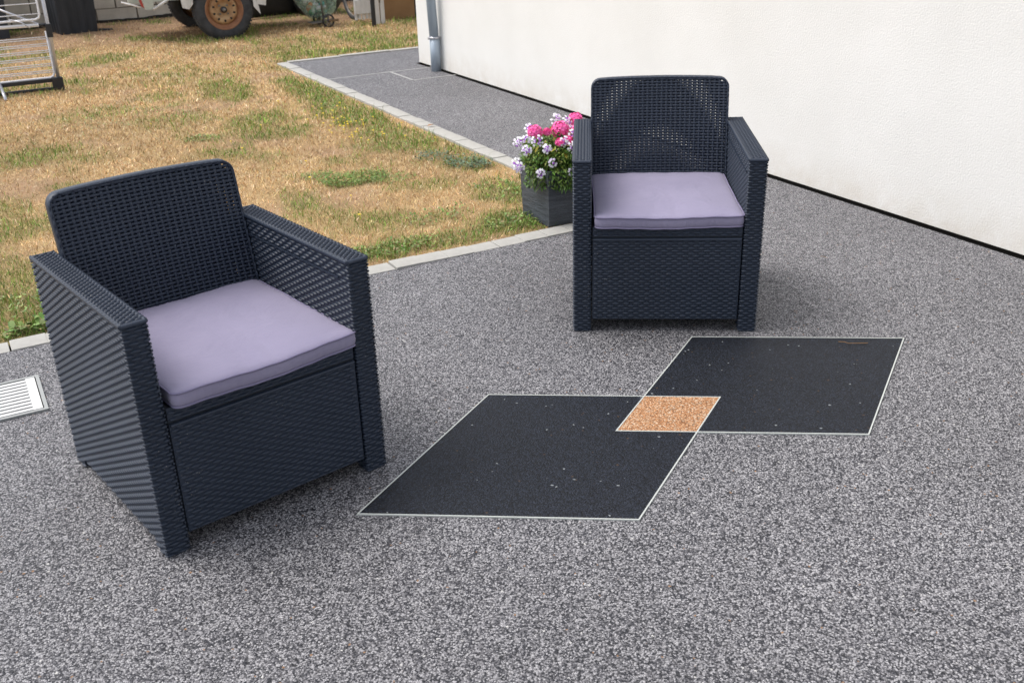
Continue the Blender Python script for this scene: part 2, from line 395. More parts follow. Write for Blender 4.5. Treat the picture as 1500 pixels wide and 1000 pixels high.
# lawn: undulating turf sheet with colours of straw, soil and green
st = .045
us = np.arange(-5.2, 8.0, st); vs = np.arange(4.13, 16.2, st)
Ug, Vg = np.meshgrid(us, vs, indexing='ij')
Z = lawn_z(Ug, Vg)
def gcol(u, v):
    g_ = green(u, v)[..., None]; s_ = soilm(u, v)[..., None]
    r = fbm(u * 14, v * 14, 3)[..., None]; r2 = fbm(u * .9, v * .9, 3)[..., None]
    straw = np.array([.36, .25, .13]) * (.75 + .5 * r) * (.85 + .3 * r2)
    soil = np.array([.30, .195, .12]) * (.7 + .6 * r)
    c = straw * (1 - s_) + soil * s_
    gr = np.array([.10, .125, .035])
    return c * (1 - .65 * g_) + gr * .65 * g_
C = gcol(Ug, Vg)
nu, nv = Ug.shape
idx = np.arange(nu * nv).reshape(nu, nv)
Fq = np.stack([idx[:-1, :-1], idx[1:, :-1], idx[1:, 1:], idx[:-1, 1:]], -1).reshape(-1, 4)
cu = (Ug[:-1, :-1] + st / 2).ravel(); cv = (Vg[:-1, :-1] + st / 2).ravel()
keep = ~((cu > 2.93) & (cv < 9.98)); keep &= ~((cu > 4.0) & (cv < 9.1))
lawn = mesh_np('lawn_ground', np.stack([Ug, Vg, Z], -1).reshape(-1, 3), Fq[keep], 'lawn', C.reshape(-1, 3), smooth=True)
lawn.rotation_euler = (0, 0, TH); tag(lawn, kind='structure')

# grass blades: density falls with distance
def in_lawn(u, v): return (v > 4.17) & (v < 15) & ((u < 2.88) | (v > 10.03))
def blades(n, dens, lmin, lmax, wid, colf, lean=1.0, flat=.5):
    u = rng.uniform(-2.6, 6.2, n); v = rng.uniform(4.16, 14.3, n)
    xw = u * EU.x + v * EV.x; yw = u * EU.y + v * EV.y
    ok = in_lawn(u, v) & (np.abs(xw + .0) < yw * .58 + .6) & (xw < 1.2)
    u, v = u[ok], v[ok]; dist = np.hypot(xw[ok], yw[ok])
    pr = dens(u, v) * np.clip((4.6 / dist) ** 1.6, 0, 1)
    ok = rng.random(len(u)) < pr
    u, v, dist = u[ok], v[ok], dist[ok]; n = len(u)
    L = rng.uniform(lmin, lmax, n); a = rng.uniform(0, 2 * PI, n); sc_ = np.clip(dist / 5, 1, 2.0)
    Wd = wid * rng.uniform(.6, 1.3, n) * sc_; L = L * (1 + (sc_ - 1) * .35)
    tilt = np.clip(rng.normal(flat, .3, n), .05, .97) * lean       # 0 upright .. 1 flat
    hx = np.cos(a) * tilt * L; hy = np.sin(a) * tilt * L; hz = np.sqrt(np.clip(1 - tilt ** 2, .02, 1)) * L
    b = rng.uniform(0, 2 * PI, n); px = np.cos(b) * Wd / 2; py = np.sin(b) * Wd / 2
    z = lawn_z(u, v) - .003
    V = np.stack([np.stack([u - px, v - py, z], -1), np.stack([u + px, v + py, z], -1),
                  np.stack([u + hx * .5 + px * .7, v + hy * .5 + py * .7, z + hz * .62], -1), np.stack([u + hx * .5 - px * .7, v + hy * .5 - py * .7, z + hz * .62], -1),
                  np.stack([u + hx, v + hy, z + hz * .9], -1)], 1)
    i = np.arange(n)[:, None] * 5
    F = np.concatenate([i + np.array([0, 1, 2]), i + np.array([0, 2, 3]), i + np.array([3, 2, 4])], 0)
    c = np.repeat(colf(u, v, n)[:, None, :], 5, 1)
    return V.reshape(-1, 3), F, c.reshape(-1, 3)
def jitter(c, n, s=.25):
    return c * np.exp(rng.normal(0, s * 1.25, (n, 1))) * np.exp(rng.normal(0, .06, (n, 3)))
def straw_col(u, v, n):
    k = rng.random(n)[:, None]
    c = np.where(k < .62, np.array([.62, .43, .215]), np.where(k < .84, np.array([.27, .15, .065]), np.array([.78, .65, .43])))
    g_ = green(u, v)[:, None]
    c = c * (.92 + .16 * (fbm(u * .9, v * .9, 3)[:, None] > .5)) * (1 - .35 * g_) + np.array([.24, .24, .09]) * .35 * g_
    return jitter(c, n)
def green_col(u, v, n):
    k = rng.random(n)[:, None]
    c = np.where(k < .5, np.array([.10, .23, .025]), np.where(k < .8, np.array([.19, .32, .05]), np.array([.32, .32, .09])))
    return jitter(c, n, .3)
parts = []
parts.append(blades(2300000, lambda u, v: .80 * (1 - .75 * soilm(u, v)) * (1 - .3 * green(u, v)) + 0 * u, .014, .038, .0023, straw_col, flat=.86))
parts.append(blades(700000, lambda u, v: np.clip(green(u, v), 0, 1) ** 1.3, .02, .05, .003, green_col, flat=.55))
def joinp(parts):
    V = []; Fs = []; Cc = []; k = 0
    for a, b, c in parts: V.append(a); Fs.append(b + k); Cc.append(c); k += len(a)
    return np.concatenate(V), np.concatenate(Fs), np.concatenate(Cc)
V, F, Cc = joinp(parts)
print('blade tris', len(F))
grass = mesh_np('grass', V, F, 'blade', Cc); grass.rotation_euler = (0, 0, TH)
tag(grass, 'short sun-scorched straw coloured grass with green tufts', 'grass', kind='stuff')

# broad leaved weeds: clover patch and rosettes, built as many small leaves
def leaves(cu, cv, cz, L, Wd, az, tl, col):
    n = len(cu); dx = np.cos(az) * np.cos(tl); dy = np.sin(az) * np.cos(tl); dz = np.sin(tl)
    sx = -np.sin(az); sy = np.cos(az)
    P = lambda t, s, h=0: np.stack([cu + dx * L * t + sx * Wd * s, cv + dy * L * t + sy * Wd * s, cz + dz * L * t + h], -1)
    V = np.stack([P(0, 0), P(.35, -.5, .0), P(.35, .5, .0), P(.75, -.4), P(.75, .4), P(1, 0, -.15 * 0)], 1)
    V[:, 0, 2] -= 0; V[:, 5, 2] -= L * .12
    i = np.arange(n)[:, None] * 6
    F = np.concatenate([i + np.array([0, 1, 2]), i + np.array([1, 3, 4]), i + np.array([1, 4, 2]), i + np.array([3, 5, 4])], 0)
    return V.reshape(-1, 3), F, np.repeat(col[:, None, :], 6, 1).reshape(-1, 3)
def blob(n, cu, cv, ru, rv):
    r = np.sqrt(rng.random(n)); a = rng.uniform(0, 2 * PI, n); return cu + r * ru * np.cos(a), cv + r * rv * np.sin(a)
def patch(name, label, specs, cols):
    ps = []
    for n, cu, cv, ru, rv, L, h in specs:
        a, b = blob(n, cu, cv, ru, rv)
        ok = in_lawn(a, b); a, b = a[ok], b[ok]; n = len(a)
        c = np.array(cols)[rng.integers(0, len(cols), n)]
        ps.append(leaves(a, b, lawn_z(a, b) + rng.uniform(.002, h, n), rng.uniform(.6, 1.3, n) * L, rng.uniform(.35, .6, n) * L, rng.uniform(0, 2 * PI, n), rng.uniform(-.1, .9, n), jitter(c, n, .2)))
    o = mesh_np(name, *joinp(ps)[:2], 'leaf', joinp(ps)[2]); o.rotation_euler = (0, 0, TH)
    return tag(o, label, 'weeds', kind='stuff')
patch('clover', 'low green clover patch with dried brown heads in the straw lawn',
      [(1500, 2.0, 5.55, .20, .15, .014, .025), (500, 1.85, 5.72, .12, .10, .013, .02), (350, 2.2, 5.42, .14, .09, .013, .02)],
      [(.12, .22, .035), (.16, .27, .05), (.22, .26, .07)])
patch('dried_clover_heads', 'dried tan clover heads scattered over the green clover patch', [(230, 2.0, 5.56, .19, .14, .014, .04)], [(.42, .24, .09), (.5, .3, .13)])
patch('grey_leaved_weeds', 'grey green weeds spilling beside the path edging near the flower pot', [(420, 2.72, 5.5, .15, .16, .022, .035), (200, 2.6, 5.75, .12, .1, .018, .03)], [(.10, .15, .09), (.07, .12, .06), (.14, .19, .11)])
patch('broad_leaved_weeds', 'green broad leaved weeds and seedlings along the edging',
      [(60, .12, 4.24, .12, .04, .042, .025), (120, .05, 4.5, .2, .14, .022, .025), (260, 1.7, 4.3, .22, .09, .02, .035), (240, 2.38, 4.33, .16, .1, .02, .035), (140, 2.0, 4.3, .3, .08, .017, .03),
       (120, 2.62, 4.85, .18, .25, .022, .03), (160, 1.5, 7.1, .14, .09, .018, .02), (200, 2.7, 8.4, .15, .7, .02, .03), (240, 2.65, 7.2, .2, .6, .018, .03), (160, 2.6, 6.3, .25, .35, .02, .03),
       (300, 1.2, 8.2, .55, .35, .018, .02), (90, 2.1, 4.62, .2, .12, .022, .03)],
      [(.13, .23, .045), (.17, .26, .06), (.22, .27, .08), (.26, .22, .09)])
# longer untidy tufts against the edging
def tuft_dens(u, v):
    d = (v < 4.42) & ((np.abs(u - 1.7) < .25) | (np.abs(u - 2.38) < .25) | (np.abs(u - .1) < .3)) | ((u > 2.6) & (u < 2.9) & (v < 9)) & (fbm(u * 3, v * 3) > .48)
    d = d | ((u > 3.0) & (v > 10.03) & (v < 10.3) & (fbm(u * 4, v * 4) > .42))
    return d * .42
V, F, Cc = blades(420000, tuft_dens, .04, .08, .0028, green_col, flat=.7)
lg = mesh_np('long_grass', V, F, 'blade', Cc); lg.rotation_euler = (0, 0, TH)
tag(lg, 'longer green grass tufts growing against the concrete edging', 'grass', kind='stuff')
# yellow wild flowers
fl = MB()
for i in range(64):
    if i < 52: u = random.gauss(2.46, .12); v = random.gauss(6.9, .42)
    else: u = random.uniform(1.2, 2.8); v = random.uniform(4.6, 8)
    if u > 2.86: continue
    z = random.uniform(.03, .055); r = random.uniform(.006, .010)
    ring = [(u + r * math.cos(k * PI / 3), v + r * math.sin(k * PI / 3), z) for k in range(6)]
    fl.add(ring + [(u, v, z + .004)], [(k, (k + 1) % 6, 6) for k in range(6)])
    fl.tube([(u, v, .0), (u + .004, v, z)], .0012, 3)
fo = fl.build('yellow_wildflowers', 'yellow', rz=TH, fix=False); tag(fo, 'tiny yellow wildflowers dotted in the lawn by the path edging', 'wildflowers', kind='stuff')

# ------------------------------------------------------------------ house
hs_ = empty('house', W(4.027, 9.08), TH); tag(hs_, 'white rendered house wall with zinc downpipe at its far corner', 'house')
MB().box(0, -14, .011, 5, 0, 3.2).build('wall', 'stucco', hs_)
MB().box(.035, -13.97, -.03, 4.9, -.035, .0108).build('plinth', 'plinth', hs_)
dp = empty('downpipe', (-.045 + 0, -.50, 0)); dp.parent = hs_
dp.name = 'downpipe'
# sub-parts under the downpipe part
# (the pipe itself is the part; its clamp and foot are below it)
bpy.data.objects.remove(dp)
pipe = MB().tube([(-.058, -.49, .29), (-.075, -.49, .75), (-.095, -.49, 2.9)], .042, 20).build('downpipe', 'zinc', hs_, smooth=True)
MB().tube([(-.055, -.49, .001), (-.055, -.49, .294)], .046, 20).build('pipe_shoe', 'zinc', pipe, smooth=True)
MB().tube([(-.055, -.49, .285), (-.055, -.49, .303)], .051, 20).build('pipe_clamp', 'alu', pipe, smooth=True)
MB().box(-.118, -.497, .280, -.1, -.483, .300).build('clamp_screw', 'alu', pipe)

# ------------------------------------------------------------------ drain grate
dr = empty('drain_grate', W(-.076 + .152 - .0, 3.60, 0), TH)
dr.location = W(.0, 3.60, 0)
tag(dr, 'white slotted square drain grate set in the grey patio left of the near armchair', 'drain')
x0, x1, y0, y1 = -.225, .076, -.152, .152
fm = MB()
fm.box(x0, y0, .0006, x1, y0 + .012, .008).box(x0, y1 - .012, .0006, x1, y1, .008).box(x0, y0 + .012, .0006, x0 + .012, y1 - .012, .0078).box(x1 - .012, y0 + .012, .0006, x1, y1 - .012, .0078)
fm.build('frame', 'grate_frame', dr)
MB().box(x0 + .012, y0 + .012, .0004, x1 - .012, y1 - .012, .0012).build('sump', 'grate_dark', dr)
gp = MB(); xa, xb, ya, yb = x0 + .016, x1 - .016, y0 + .016, y1 - .016
gp.box(xa, ya, .002, xa + .03, yb, .0085).box(xb - .03, ya, .002, xb, yb, .0085); gp.build('grate_side', 'grate', dr)
nb = 10; stp = (yb - ya) / nb
b0 = None
for i in range(nb):
    o = MB().box(xa + .0302, 0, .002, xb - .0302, stp * .58, .0083).build('slat', 'grate', dr) if b0 is None else b0.copy()
    if b0 is not None: sc.collection.objects.link(o)
    b0 = b0 or o; o.location = (0, ya + stp * i + .003, 0)

# ================================================================== armchairs
HW, HD, T, HA = .3487, .342, .072, .672
DU, DV = .0197, .0100
def stitch(mb, c, U, V, Nn, L, Hh, p):
    st_ = (-1, -.58, 0, .58, 1); vs = []; fs = []
    vs.append(c - U * L - Nn * .0024)
    for s in st_[1:4]:
        h = Hh * (1 - abs(s) ** 1.7 * .72); q = p * (1 - abs(s) ** 2 * .6)
        for k, (a, b) in enumerate(((-1, -.15), (-.62, .66), (0, 1), (.62, .66), (1, -.15))): vs.append(c + U * (L * s) + V * (h * a) + Nn * (q * b if b > 0 else -.0030))
    vs.append(c + U * L - Nn * .0024)
    for k in range(4): fs.append((0, 1 + k, 2 + k)); fs.append((16, 12 + k, 11 + k))
    for r in range(2):
        for k in range(4): fs.append((1 + r * 5 + k, 6 + r * 5 + k, 7 + r * 5 + k, 2 + r * 5 + k))
    mb.add(vs, fs)
def weave(mb, O, U, V, Nn, u0, u1, v0, v1, du=DU, dv=DV, p=.0043, own=None):
    O, U, V, Nn = map(Vector, (O, U, V, Nn))
    for j in range(int(math.floor(v0 / dv)) - 1, int(v1 / dv) + 2):
        vc = (j + .5) * dv
        a, b = max(vc - dv * .5, v0), min(vc + dv * .5, v1)
        if b - a < dv * .4: continue
        vm = (a + b) / 2; hh = (b - a) / 2 * .95
        for i in range(int(math.floor(u0 / du)) - 2, int(u1 / du) + 3):
            if (i + j) % 2: continue
            uc = (i + .5) * du
            if own and not (own[0] <= uc < own[1]): continue
            l, r = max(uc - du * .84, u0), min(uc + du * .84, u1)
            if r - l < du * .3: continue
            stitch(mb, O + U * ((l + r) / 2) + V * vm, U, V, Nn, (r - l) / 2, hh, p)
def make_chair():
    root = empty('armchair')
    X, Y, Zz = (1, 0, 0), (0, 1, 0), (0, 0, 1)
    for s in (-1, 1):
        ox, ix = s * HW, s * (HW - T)
        lo, hi = min(ox, ix), max(ox, ix); e = .004
        zt = HA - .014
        for name, ya, yb, za in (('front_leg', -HD, -HD + .058, 0), ('rear_leg', HD - .058, HD, 0), ('side_panel', -HD + .0585, HD - .0585, .03)):
            eb = .0068; ow_ = (ya - (1 if ya == -HD else 0), yb + (1 if yb == HD else 0))
            mb = MB().box(lo + eb, ya + (eb if name == 'front_leg' else 0), za, hi - eb, yb - (eb if name == 'rear_leg' else 0), zt)
            weave(mb, (ox - s * e, 0, 0), Y, Zz, (s, 0, 0), -HD, HD, za + .004, zt, p=.0034, own=ow_)         # outer face
            weave(mb, (ix + s * e, 0, 0), Y, Zz, (-s, 0, 0), -HD, HD, .40 if name != 'front_leg' else za + .004, zt - .05, p=.0032, own=ow_)
            weave(mb, (ix + s * e, 0, 0), Y, Zz, (-s, 0, 0), -HD, HD, zt - .046, zt, dv=.0115, p=.0032, own=ow_)
            if name == 'front_leg': weave(mb, (lo, ya + e, 0), X, Zz, (0, -1, 0), .001, T - .001, .004, zt)
            if name == 'rear_leg': weave(mb, (lo, yb - e, 0), X, Zz, (0, 1, 0), .001, T - .001, .004, zt)
            if name == 'side_panel': mb.box(min(ix + s * e, ix), ya, zt - .0495, max(ix + s * e, ix), yb - .0, zt - .0475)
            mb.build(name, 'rattan', root, smooth=True).data.set_sharp_from_angle(angle=math.radians(80))
        # armrest cap: fine cross weave running round the edges
        mb = MB()
        for (xa, xb, ya, yb, z0, z1) in ((lo + .004, hi - .004, -HD + .004, HD - .004, zt + .0005, HA - .0045),): mb.box(xa, ya, z0, xb, yb, z1)
        weave(mb, (lo, 0, HA - .0022), X, Y, Zz, .005, T - .005, -HD + .005, HD - .005, du=.0118, dv=.0098, p=.0030)
        n = int(2 * HD / .0184)
        mb.tube([(lo + .006, -HD + .006, HA - .008), (lo + .006, HD - .006, HA - .008)], .0068, 8); mb.tube([(hi - .006, -HD + .006, HA - .008), (hi - .006, HD - .006, HA - .008)], .0068, 8)
        mb.tube([(lo + .006, -HD + .006, HA - .0082), (hi - .006, -HD + .006, HA - .0082)], .0068, 8); mb.tube([(lo + .006, HD - .006, HA - .0082), (hi - .006, HD - .006, HA - .0082)], .0068, 8)
        for k in range(n + 1):
            yy = -HD + .008 + k * (2 * HD - .016) / n
            for xx, sg in ((lo + .004, -1), (hi - .004, 1)):
                stitch(mb, Vector((xx + sg * .0010, yy, HA - .0065)), Vector((0, 0, 1)), Vector((0, 1, 0)), Vector((sg, 0, .35)).normalized(), .0085, .0072, .0022)
        mb.build('armrest', 'rattan', root, smooth=True).data.set_sharp_from_angle(angle=math.radians(80))
    # seat box, front panel, rail
    iw = HW - T - .002
    MB().box(-iw, -HD + .014, .055, iw, .245, .412).build('seat_box', 'rattan_dark', root)
    mb = MB().box(-iw + .001, -HD + .0078, .05, iw - .001, -HD + .0135, .3745); weave(mb, (-iw, -HD + .005, .05), X, Zz, (0, -1, 0), .002, 2 * iw - .002, .003, .318)
    mb.tube([(-iw + .004, -HD + .0045, .370), (iw - .004, -HD + .0045, .370)], .0045, 8)
    mb.build('front_panel', 'rattan', root, smooth=True).data.set_sharp_from_angle(angle=math.radians(80))
    mb = MB().box(-iw + .001, -HD + .0097, .380, iw - .001, -HD + .0135, .418); weave(mb, (-iw, -HD + .007, .380), X, Zz, (0, -1, 0), .002, 2 * iw - .002, .001, .038)
    mb.build('seat_rail', 'rattan', root, smooth=True).data.set_sharp_from_angle(angle=math.radians(80))
    mb = MB().box(-iw, .300, .03, iw, .3272, .46); weave(mb, (-iw, .330, 0), X, Zz, (0, 1, 0), .002, 2 * iw - .002, .034, .455)
    mb.build('rear_panel', 'rattan', root, smooth=True).data.set_sharp_from_angle(angle=math.radians(80))
    # backrest: two woven skins in a rounded rim, holes right through
    bw = .2755; zb, zt = .405, .836
    def bp(x, z, off=0.0, c=.020, dz=0.0): return Vector((x, .252 + (z - .5) * .21 - c * (x / bw) ** 2 + off, z - dz * (x / bw) ** 2))
    def arch(x): return zt + .004 * (1 - (x / bw) ** 2)
    cr = .034
    def inside(x, z):
        if x < -bw + cr and z > arch(x) - cr: return math.hypot(x + bw - cr, z - arch(x) + cr) < cr - .004
        if x > bw - cr and z > arch(x) - cr: return math.hypot(x - bw + cr, z - arch(x) + cr) < cr - .004
        return abs(x) < bw - .004 and z < arch(x) - .004
    ncol = 28; cw = 2 * (bw - .006) / ncol; rh = .0114
    def skin(mb, off, c, amp, hw_, dz, rh):
        nr = int((zt - zb) / rh) + 1
        def ring_strip(pts, tang, wv, wd, th, n_=6):
            vs = []; fs = []; L = len(pts)
            for p in pts:
                for k in range(n_):
                    a = 2 * PI * k / n_ + PI / 6
                    vs.append(p + wv * (wd * math.cos(a)) + Vector((0, 1, 0)) * (th * math.sin(a)))
            for i in range(L - 1):
                for k in range(n_): fs.append((i * n_ + k, i * n_ + (k + 1) % n_, (i + 1) * n_ + (k + 1) % n_, (i + 1) * n_ + k))
            mb.add(vs, fs)
        for j in range(nr):                               # wefts
            z = zb + (j + .5) * rh; pts = []
            for i in range(ncol * 2 + 1):
                x = -bw + .006 + i * cw / 2
                if inside(x, z): pts.append(bp(x, z, off + amp * math.sin(PI * (i / 2 + j)), c, dz))
            if len(pts) > 2: ring_strip(pts, None, Vector((0, 0, 1)), hw_, .0023)
        for i in range(ncol + 1):                         # warps
            x = -bw + .006 + (i + .5) * cw; pts = []
            for j in range(nr * 2 + 1):
                z = zb + j * rh / 2
                if inside(x, z): pts.append(bp(x, z, off - amp * (math.sin(PI * ((i + .5) + (j - 1) / 2.)) if (j % 2) else 0), c, dz))
            if len(pts) > 2: ring_strip(pts, None, Vector((1, 0, 0)), .0052 if dz == 0 else .0082, .0021)
    for off, c, lab in ((-.002, .020, 'front'), (.024, .013, 'rear')):
        mb = MB(); skin(mb, off, c, .0017, .0047 if lab == 'front' else .0055, 0 if lab == 'front' else .013, .0114 if lab == 'front' else .01105)
        mb.build('back_weave', 'rattan', root, smooth=True)
    # rim
    path = []
    path.append((-bw, zb))
    nz = 10
    for k in range(1, nz): path.append((-bw, zb + (zt - cr - zb) * k / nz))
    for k in range(7):
        a = PI - k * PI / 12; path.append((-bw + cr + cr * math.cos(a), zt - cr + cr * math.sin(a)))
    for k in range(1, 16):
        x = -bw + cr + (2 * bw - 2 * cr) * k / 16; path.append((x, arch(x)))
    for k in range(7):
        a = PI / 2 - k * PI / 12; path.append((bw - cr + cr * math.cos(a), zt - cr + cr * math.sin(a)))
    for k in range(nz - 1, 0, -1): path.append((bw, zb + (zt - cr - zb) * k / nz))
    path.append((bw, zb))
    vs = []; fs = []; prof = [(-.0015, -.004), (-.006, -.0055), (-.010, -.003), (-.010, .012), (-.010, .025), (-.006, .0275), (-.0015, .026), (-.0005, .012)]
    cx, cz = 0, .62
    P2 = [Vector((x, 0, z)) for x, z in path]
    for i, q in enumerate(P2):
        t = (P2[min(i + 1, len(P2) - 1)] - P2[max(i - 1, 0)]).normalized(); nn = Vector((t.z, 0, -t.x))
        for a, b in prof:       # a across (neg = inwards towards centre), b through thickness
            vs.append(bp(q.x, q.z, b) + nn * (a + .006) * 1.0)
    n_ = len(prof)
    for i in range(len(P2) - 1):
        for k in range(n_): fs.append((i * n_ + k, i * n_ + (k + 1) % n_, (i + 1) * n_ + (k + 1) % n_, (i + 1) * n_ + k))
    mb = MB().add(vs, fs)
    # soft stitches round the outside of the rim
    acc = 0; lastp = P2[0]; k_ = 0
    for i in range(1, len(P2) - 1):
        q0, q1 = P2[i], P2[i + 1]; seg = (q1 - q0).length; t = (q1 - q0).normalized(); nn = Vector((t.z, 0, -t.x)) * -1
        m__ = max(1, round(seg / .0115))
        for e in range(m__):
            q = q0 + (q1 - q0) * ((e + .5) / m__); k_ += 1
            for row, yo in ((0, .004), (1, .018)):
                if (k_ + row) % 2: continue
                stitch(mb, bp(q.x, q.z, yo) + nn * -.0048, t, Vector((0, 1, 0)), nn * -1 if False else nn, .0155, .0062, .0032)
            if k_ % 2 == 0: stitch(mb, bp(q.x, q.z, -.0046) - nn * 0 + Vector((-nn.x, 0, -nn.z)) * 0 + nn * -.0105 * 0 - nn * 0, t, nn, Vector((0, -1, 0)), .0155, .004, .0028)
    mb.build('back_rim', 'rattan', root, smooth=True).data.set_sharp_from_angle(angle=math.radians(60))
    return root
def make_cushion(seed):
    rr = random.Random(seed)
    root = None
    hw, y0, y1, cr = .271, -.348, .246, .020
    loop = []
    def side(x0_, y0_, x1_, y1_, n):
        for k in range(n): loop.append((x0_ + (x1_ - x0_) * k / n, y0_ + (y1_ - y0_) * k / n))
    def corner(cx, cy, a0):
        for k in range(6): a = a0 + k * PI / 12; loop.append((cx + cr * math.cos(a), cy + cr * math.sin(a)))
    corner(-hw + cr, y0 + cr, PI); side(-hw + cr, y0, hw - cr, y0, 80); corner(hw - cr, y0 + cr, -PI / 2); side(hw, y0 + cr, hw, y1 - cr, 26)
    corner(hw - cr, y1 - cr, 0); side(hw - cr, y1, -hw + cr, y1, 30); corner(-hw + cr, y1 - cr, PI / 2); side(-hw, y1 - cr, -hw, y0 + cr, 26)
    cx, cy = 0, (y0 + y1) / 2; n = len(loop)
    ph = [rr.uniform(0, 6.28) for _ in range(8)]
    def pt(x, y, ins, z):
        dx, dy = x - cx, y - cy; f = 1 - ins
        X_, Y_ = cx + dx * f, cy + dy * f
        front = max(0, -(Y_ - cy) / .3) ** 6
        sag = -.007 * front * max(0.0, math.cos(PI * X_ / (2 * hw))) ** 1.5
        # slight pinch at mid sides, ears at the corners
        pinch = 1 - .012 * (math.cos(PI * X_ / (2 * hw)) * abs(dy) / .3 + math.cos(PI * (Y_ - cy) / .6) * abs(dx) / .27) * f
        X_ = cx + (X_ - cx) * pinch; Y_ = cy + (Y_ - cy) * (pinch if Y_ > cy else 1)
        wv = .0008 * math.sin(X_ * 23 + ph[0] + Y_ * 9) + .0009 * math.sin(Y_ * 31 + ph[1] - X_ * 13) + .0007 * math.sin(X_ * 70 + ph[2])
        return Vector((X_, Y_, z + sag + wv))
    prof = [(.10, .000), (.03, .001), (.004, .004), (-.006, .014), (-.010, .024), (-.007, .034), (.0, .0435), (.012, .0462), (.045, .0492), (.11, .0520), (.25, .0545), (.42, .056), (.62, .057), (.82, .057), (.97, .057)]
    vs = []; fs = []
    for pi_, (ins, z) in enumerate(prof):
        for k, (x, y) in enumerate(loop):
            q = pt(x, y, ins, z)
            if 2 <= pi_ <= 5:         # gathers in the boxing strip
                s = (.0013 * math.sin(x * 260 + y * 200 + 2 * math.sin(x * 31 + ph[5]) + ph[3]) * math.sin(x * 37 + y * 23 + ph[4])) * (1 if pi_ in (3, 4) else .5)
                d_ = Vector((x - cx, y - cy, 0)).normalized(); q += d_ * s
            vs.append(q)
    m_ = len(prof)
    for i in range(m_ - 1):
        for k in range(n): fs.append((i * n + k, i * n + (k + 1) % n, (i + 1) * n + (k + 1) % n, (i + 1) * n + k))
    fs.append(tuple(range(n))[::-1]); fs.append(tuple((m_ - 1) * n + k for k in range(n)))
    root = MB().add(vs, fs).build('cushion', 'fabric', smooth=True)
    for ins, z in ((-.008, .0435), (-.002, .004)):
        MB().tube([pt(x, y, ins, z) for x, y in loop], .0030, 6, closed=True).build('piping', 'piping', root, smooth=True)
    return root
ch = make_chair()
spots = [((-.8723, 2.687), .6884, 'graphite woven plastic armchair nearest the viewer, at the lawn side'),
         ((.6103, 3.8969), -.0797, 'graphite woven plastic armchair standing before the white wall beside the flower pot')]
cus = [(.008, .0, .02), (-.001, .004, .018)]
for i, ((x, y), rz, lab) in enumerate(spots):
    o = ch if i == 0 else copy_tree(ch)
    o.location = (x, y, 0); o.rotation_euler = (0, 0, rz); tag(o, lab, 'armchair', 'woven armchairs on the patio')
    cu_ = make_cushion(i + 3); cx, cy, cr_ = cus[i]
    cu_.location = Vector((x, y, .4165)) + Vector((cx * math.cos(rz) - cy * math.sin(rz), cx * math.sin(rz) + cy * math.cos(rz), 0))
    cu_.rotation_euler = (0, 0, rz + cr_)
    tag(cu_, ['lilac grey seat cushion on the armchair nearest the viewer', 'lilac grey seat cushion on the armchair beside the flower pot'][i], 'cushion', 'lilac seat cushions')

# ================================================================== flower pot with geranium and verbena
pt_ = empty('flower_pot', W(2.632, 4.305), TH); tag(pt_, 'square dark slate effect planter on the lawn corner behind the far armchair', 'flower pot')
mb = MB(); hb, ht, zh = .132, .142, .285
o_ = [(-1, -1), (1, -1), (1, 1), (-1, 1)]
vs = []; nl = 46
for i in range(nl):
    z_ = zh * i / (nl - 1); hh_ = hb + (ht - hb) * i / (nl - 1) - (random.uniform(0, .0009) if 0 < i < nl - 4 else 0)
    vs += [(a * hh_, b * hh_, z_) for a, b in o_]
vs += [(a * (ht - .014), b * (ht - .014), zh) for a, b in o_] + [(a * (ht - .018), b * (ht - .018), zh - .06) for a, b in o_]
fs = [(3, 2, 1, 0)]
for r in range(nl + 1):
    for k in range(4): fs.append((r * 4 + k, r * 4 + (k + 1) % 4, (r + 1) * 4 + (k + 1) % 4, (r + 1) * 4 + k))
mb.add(vs, fs).build('planter_body', 'pot', pt_)
MB().box(-ht + .0185, -ht + .0185, zh - .07, ht - .0185, ht - .0185, zh - .03).build('potting_soil', 'soil', pt_)
def foliage(name, parent, pts, L, cols, droop=.2):
    n = len(pts); p = np.array(pts); out = p - np.array([0, 0, .28]); az = np.arctan2(out[:, 1], out[:, 0]) + rng.normal(0, .9, n)
    c = np.array(cols)[rng.integers(0, len(cols), n)]
    V, F, Cc = leaves(p[:, 0], p[:, 1], p[:, 2], rng.uniform(.6, 1.3, n) * L, rng.uniform(.25, .42, n) * L, az, rng.normal(.15 - droop, .55, n), jitter(c, n, .25))
    return tag(mesh_np(name, V, F, 'leaf', Cc, parent), kind='stuff')
def dome(n, rx, ry, z0, h, shell=.55, tower=0):
    out = []
    while len(out) < n:
        x, y, z = random.uniform(-1, 1), random.uniform(-1, 1), random.uniform(-.35, 1)
        r = math.sqrt(x * x + y * y + z * z)
        if r > 1 or r < shell * random.random() ** .3: continue
        q = (x * rx, y * ry, z0 + z * h)
        if q[2] < .285 and max(abs(q[0]), abs(q[1])) < .15: continue
        out.append(q)
    return out
def stems(name, parent, ends, r, col='leafstem'):
    mb = MB()
    for e in ends:
        e = Vector(e); b = Vector((e.x * .25, e.y * .25, .22)); md = (b + e) / 2 + Vector((e.x * .1, e.y * .1, .02))
        mb.tube([b, md, e], [r * 1.3, r, r * .8], 5)
    return tag(mb.build(name, M['stem'], parent, smooth=True), kind='stuff')
M['stem'] = mat('green_stem', (.07, .11, .03), .6)
vb = empty('verbena', W(2.632, 4.305), TH); tag(vb, 'trailing white and purple striped verbena filling the slate planter', 'flowers')
foliage('foliage', vb, dome(4600, .185, .185, .315, .13), .024, [(.055, .13, .02), (.09, .19, .028), (.14, .24, .04), (.20, .26, .05)])
hangs = []
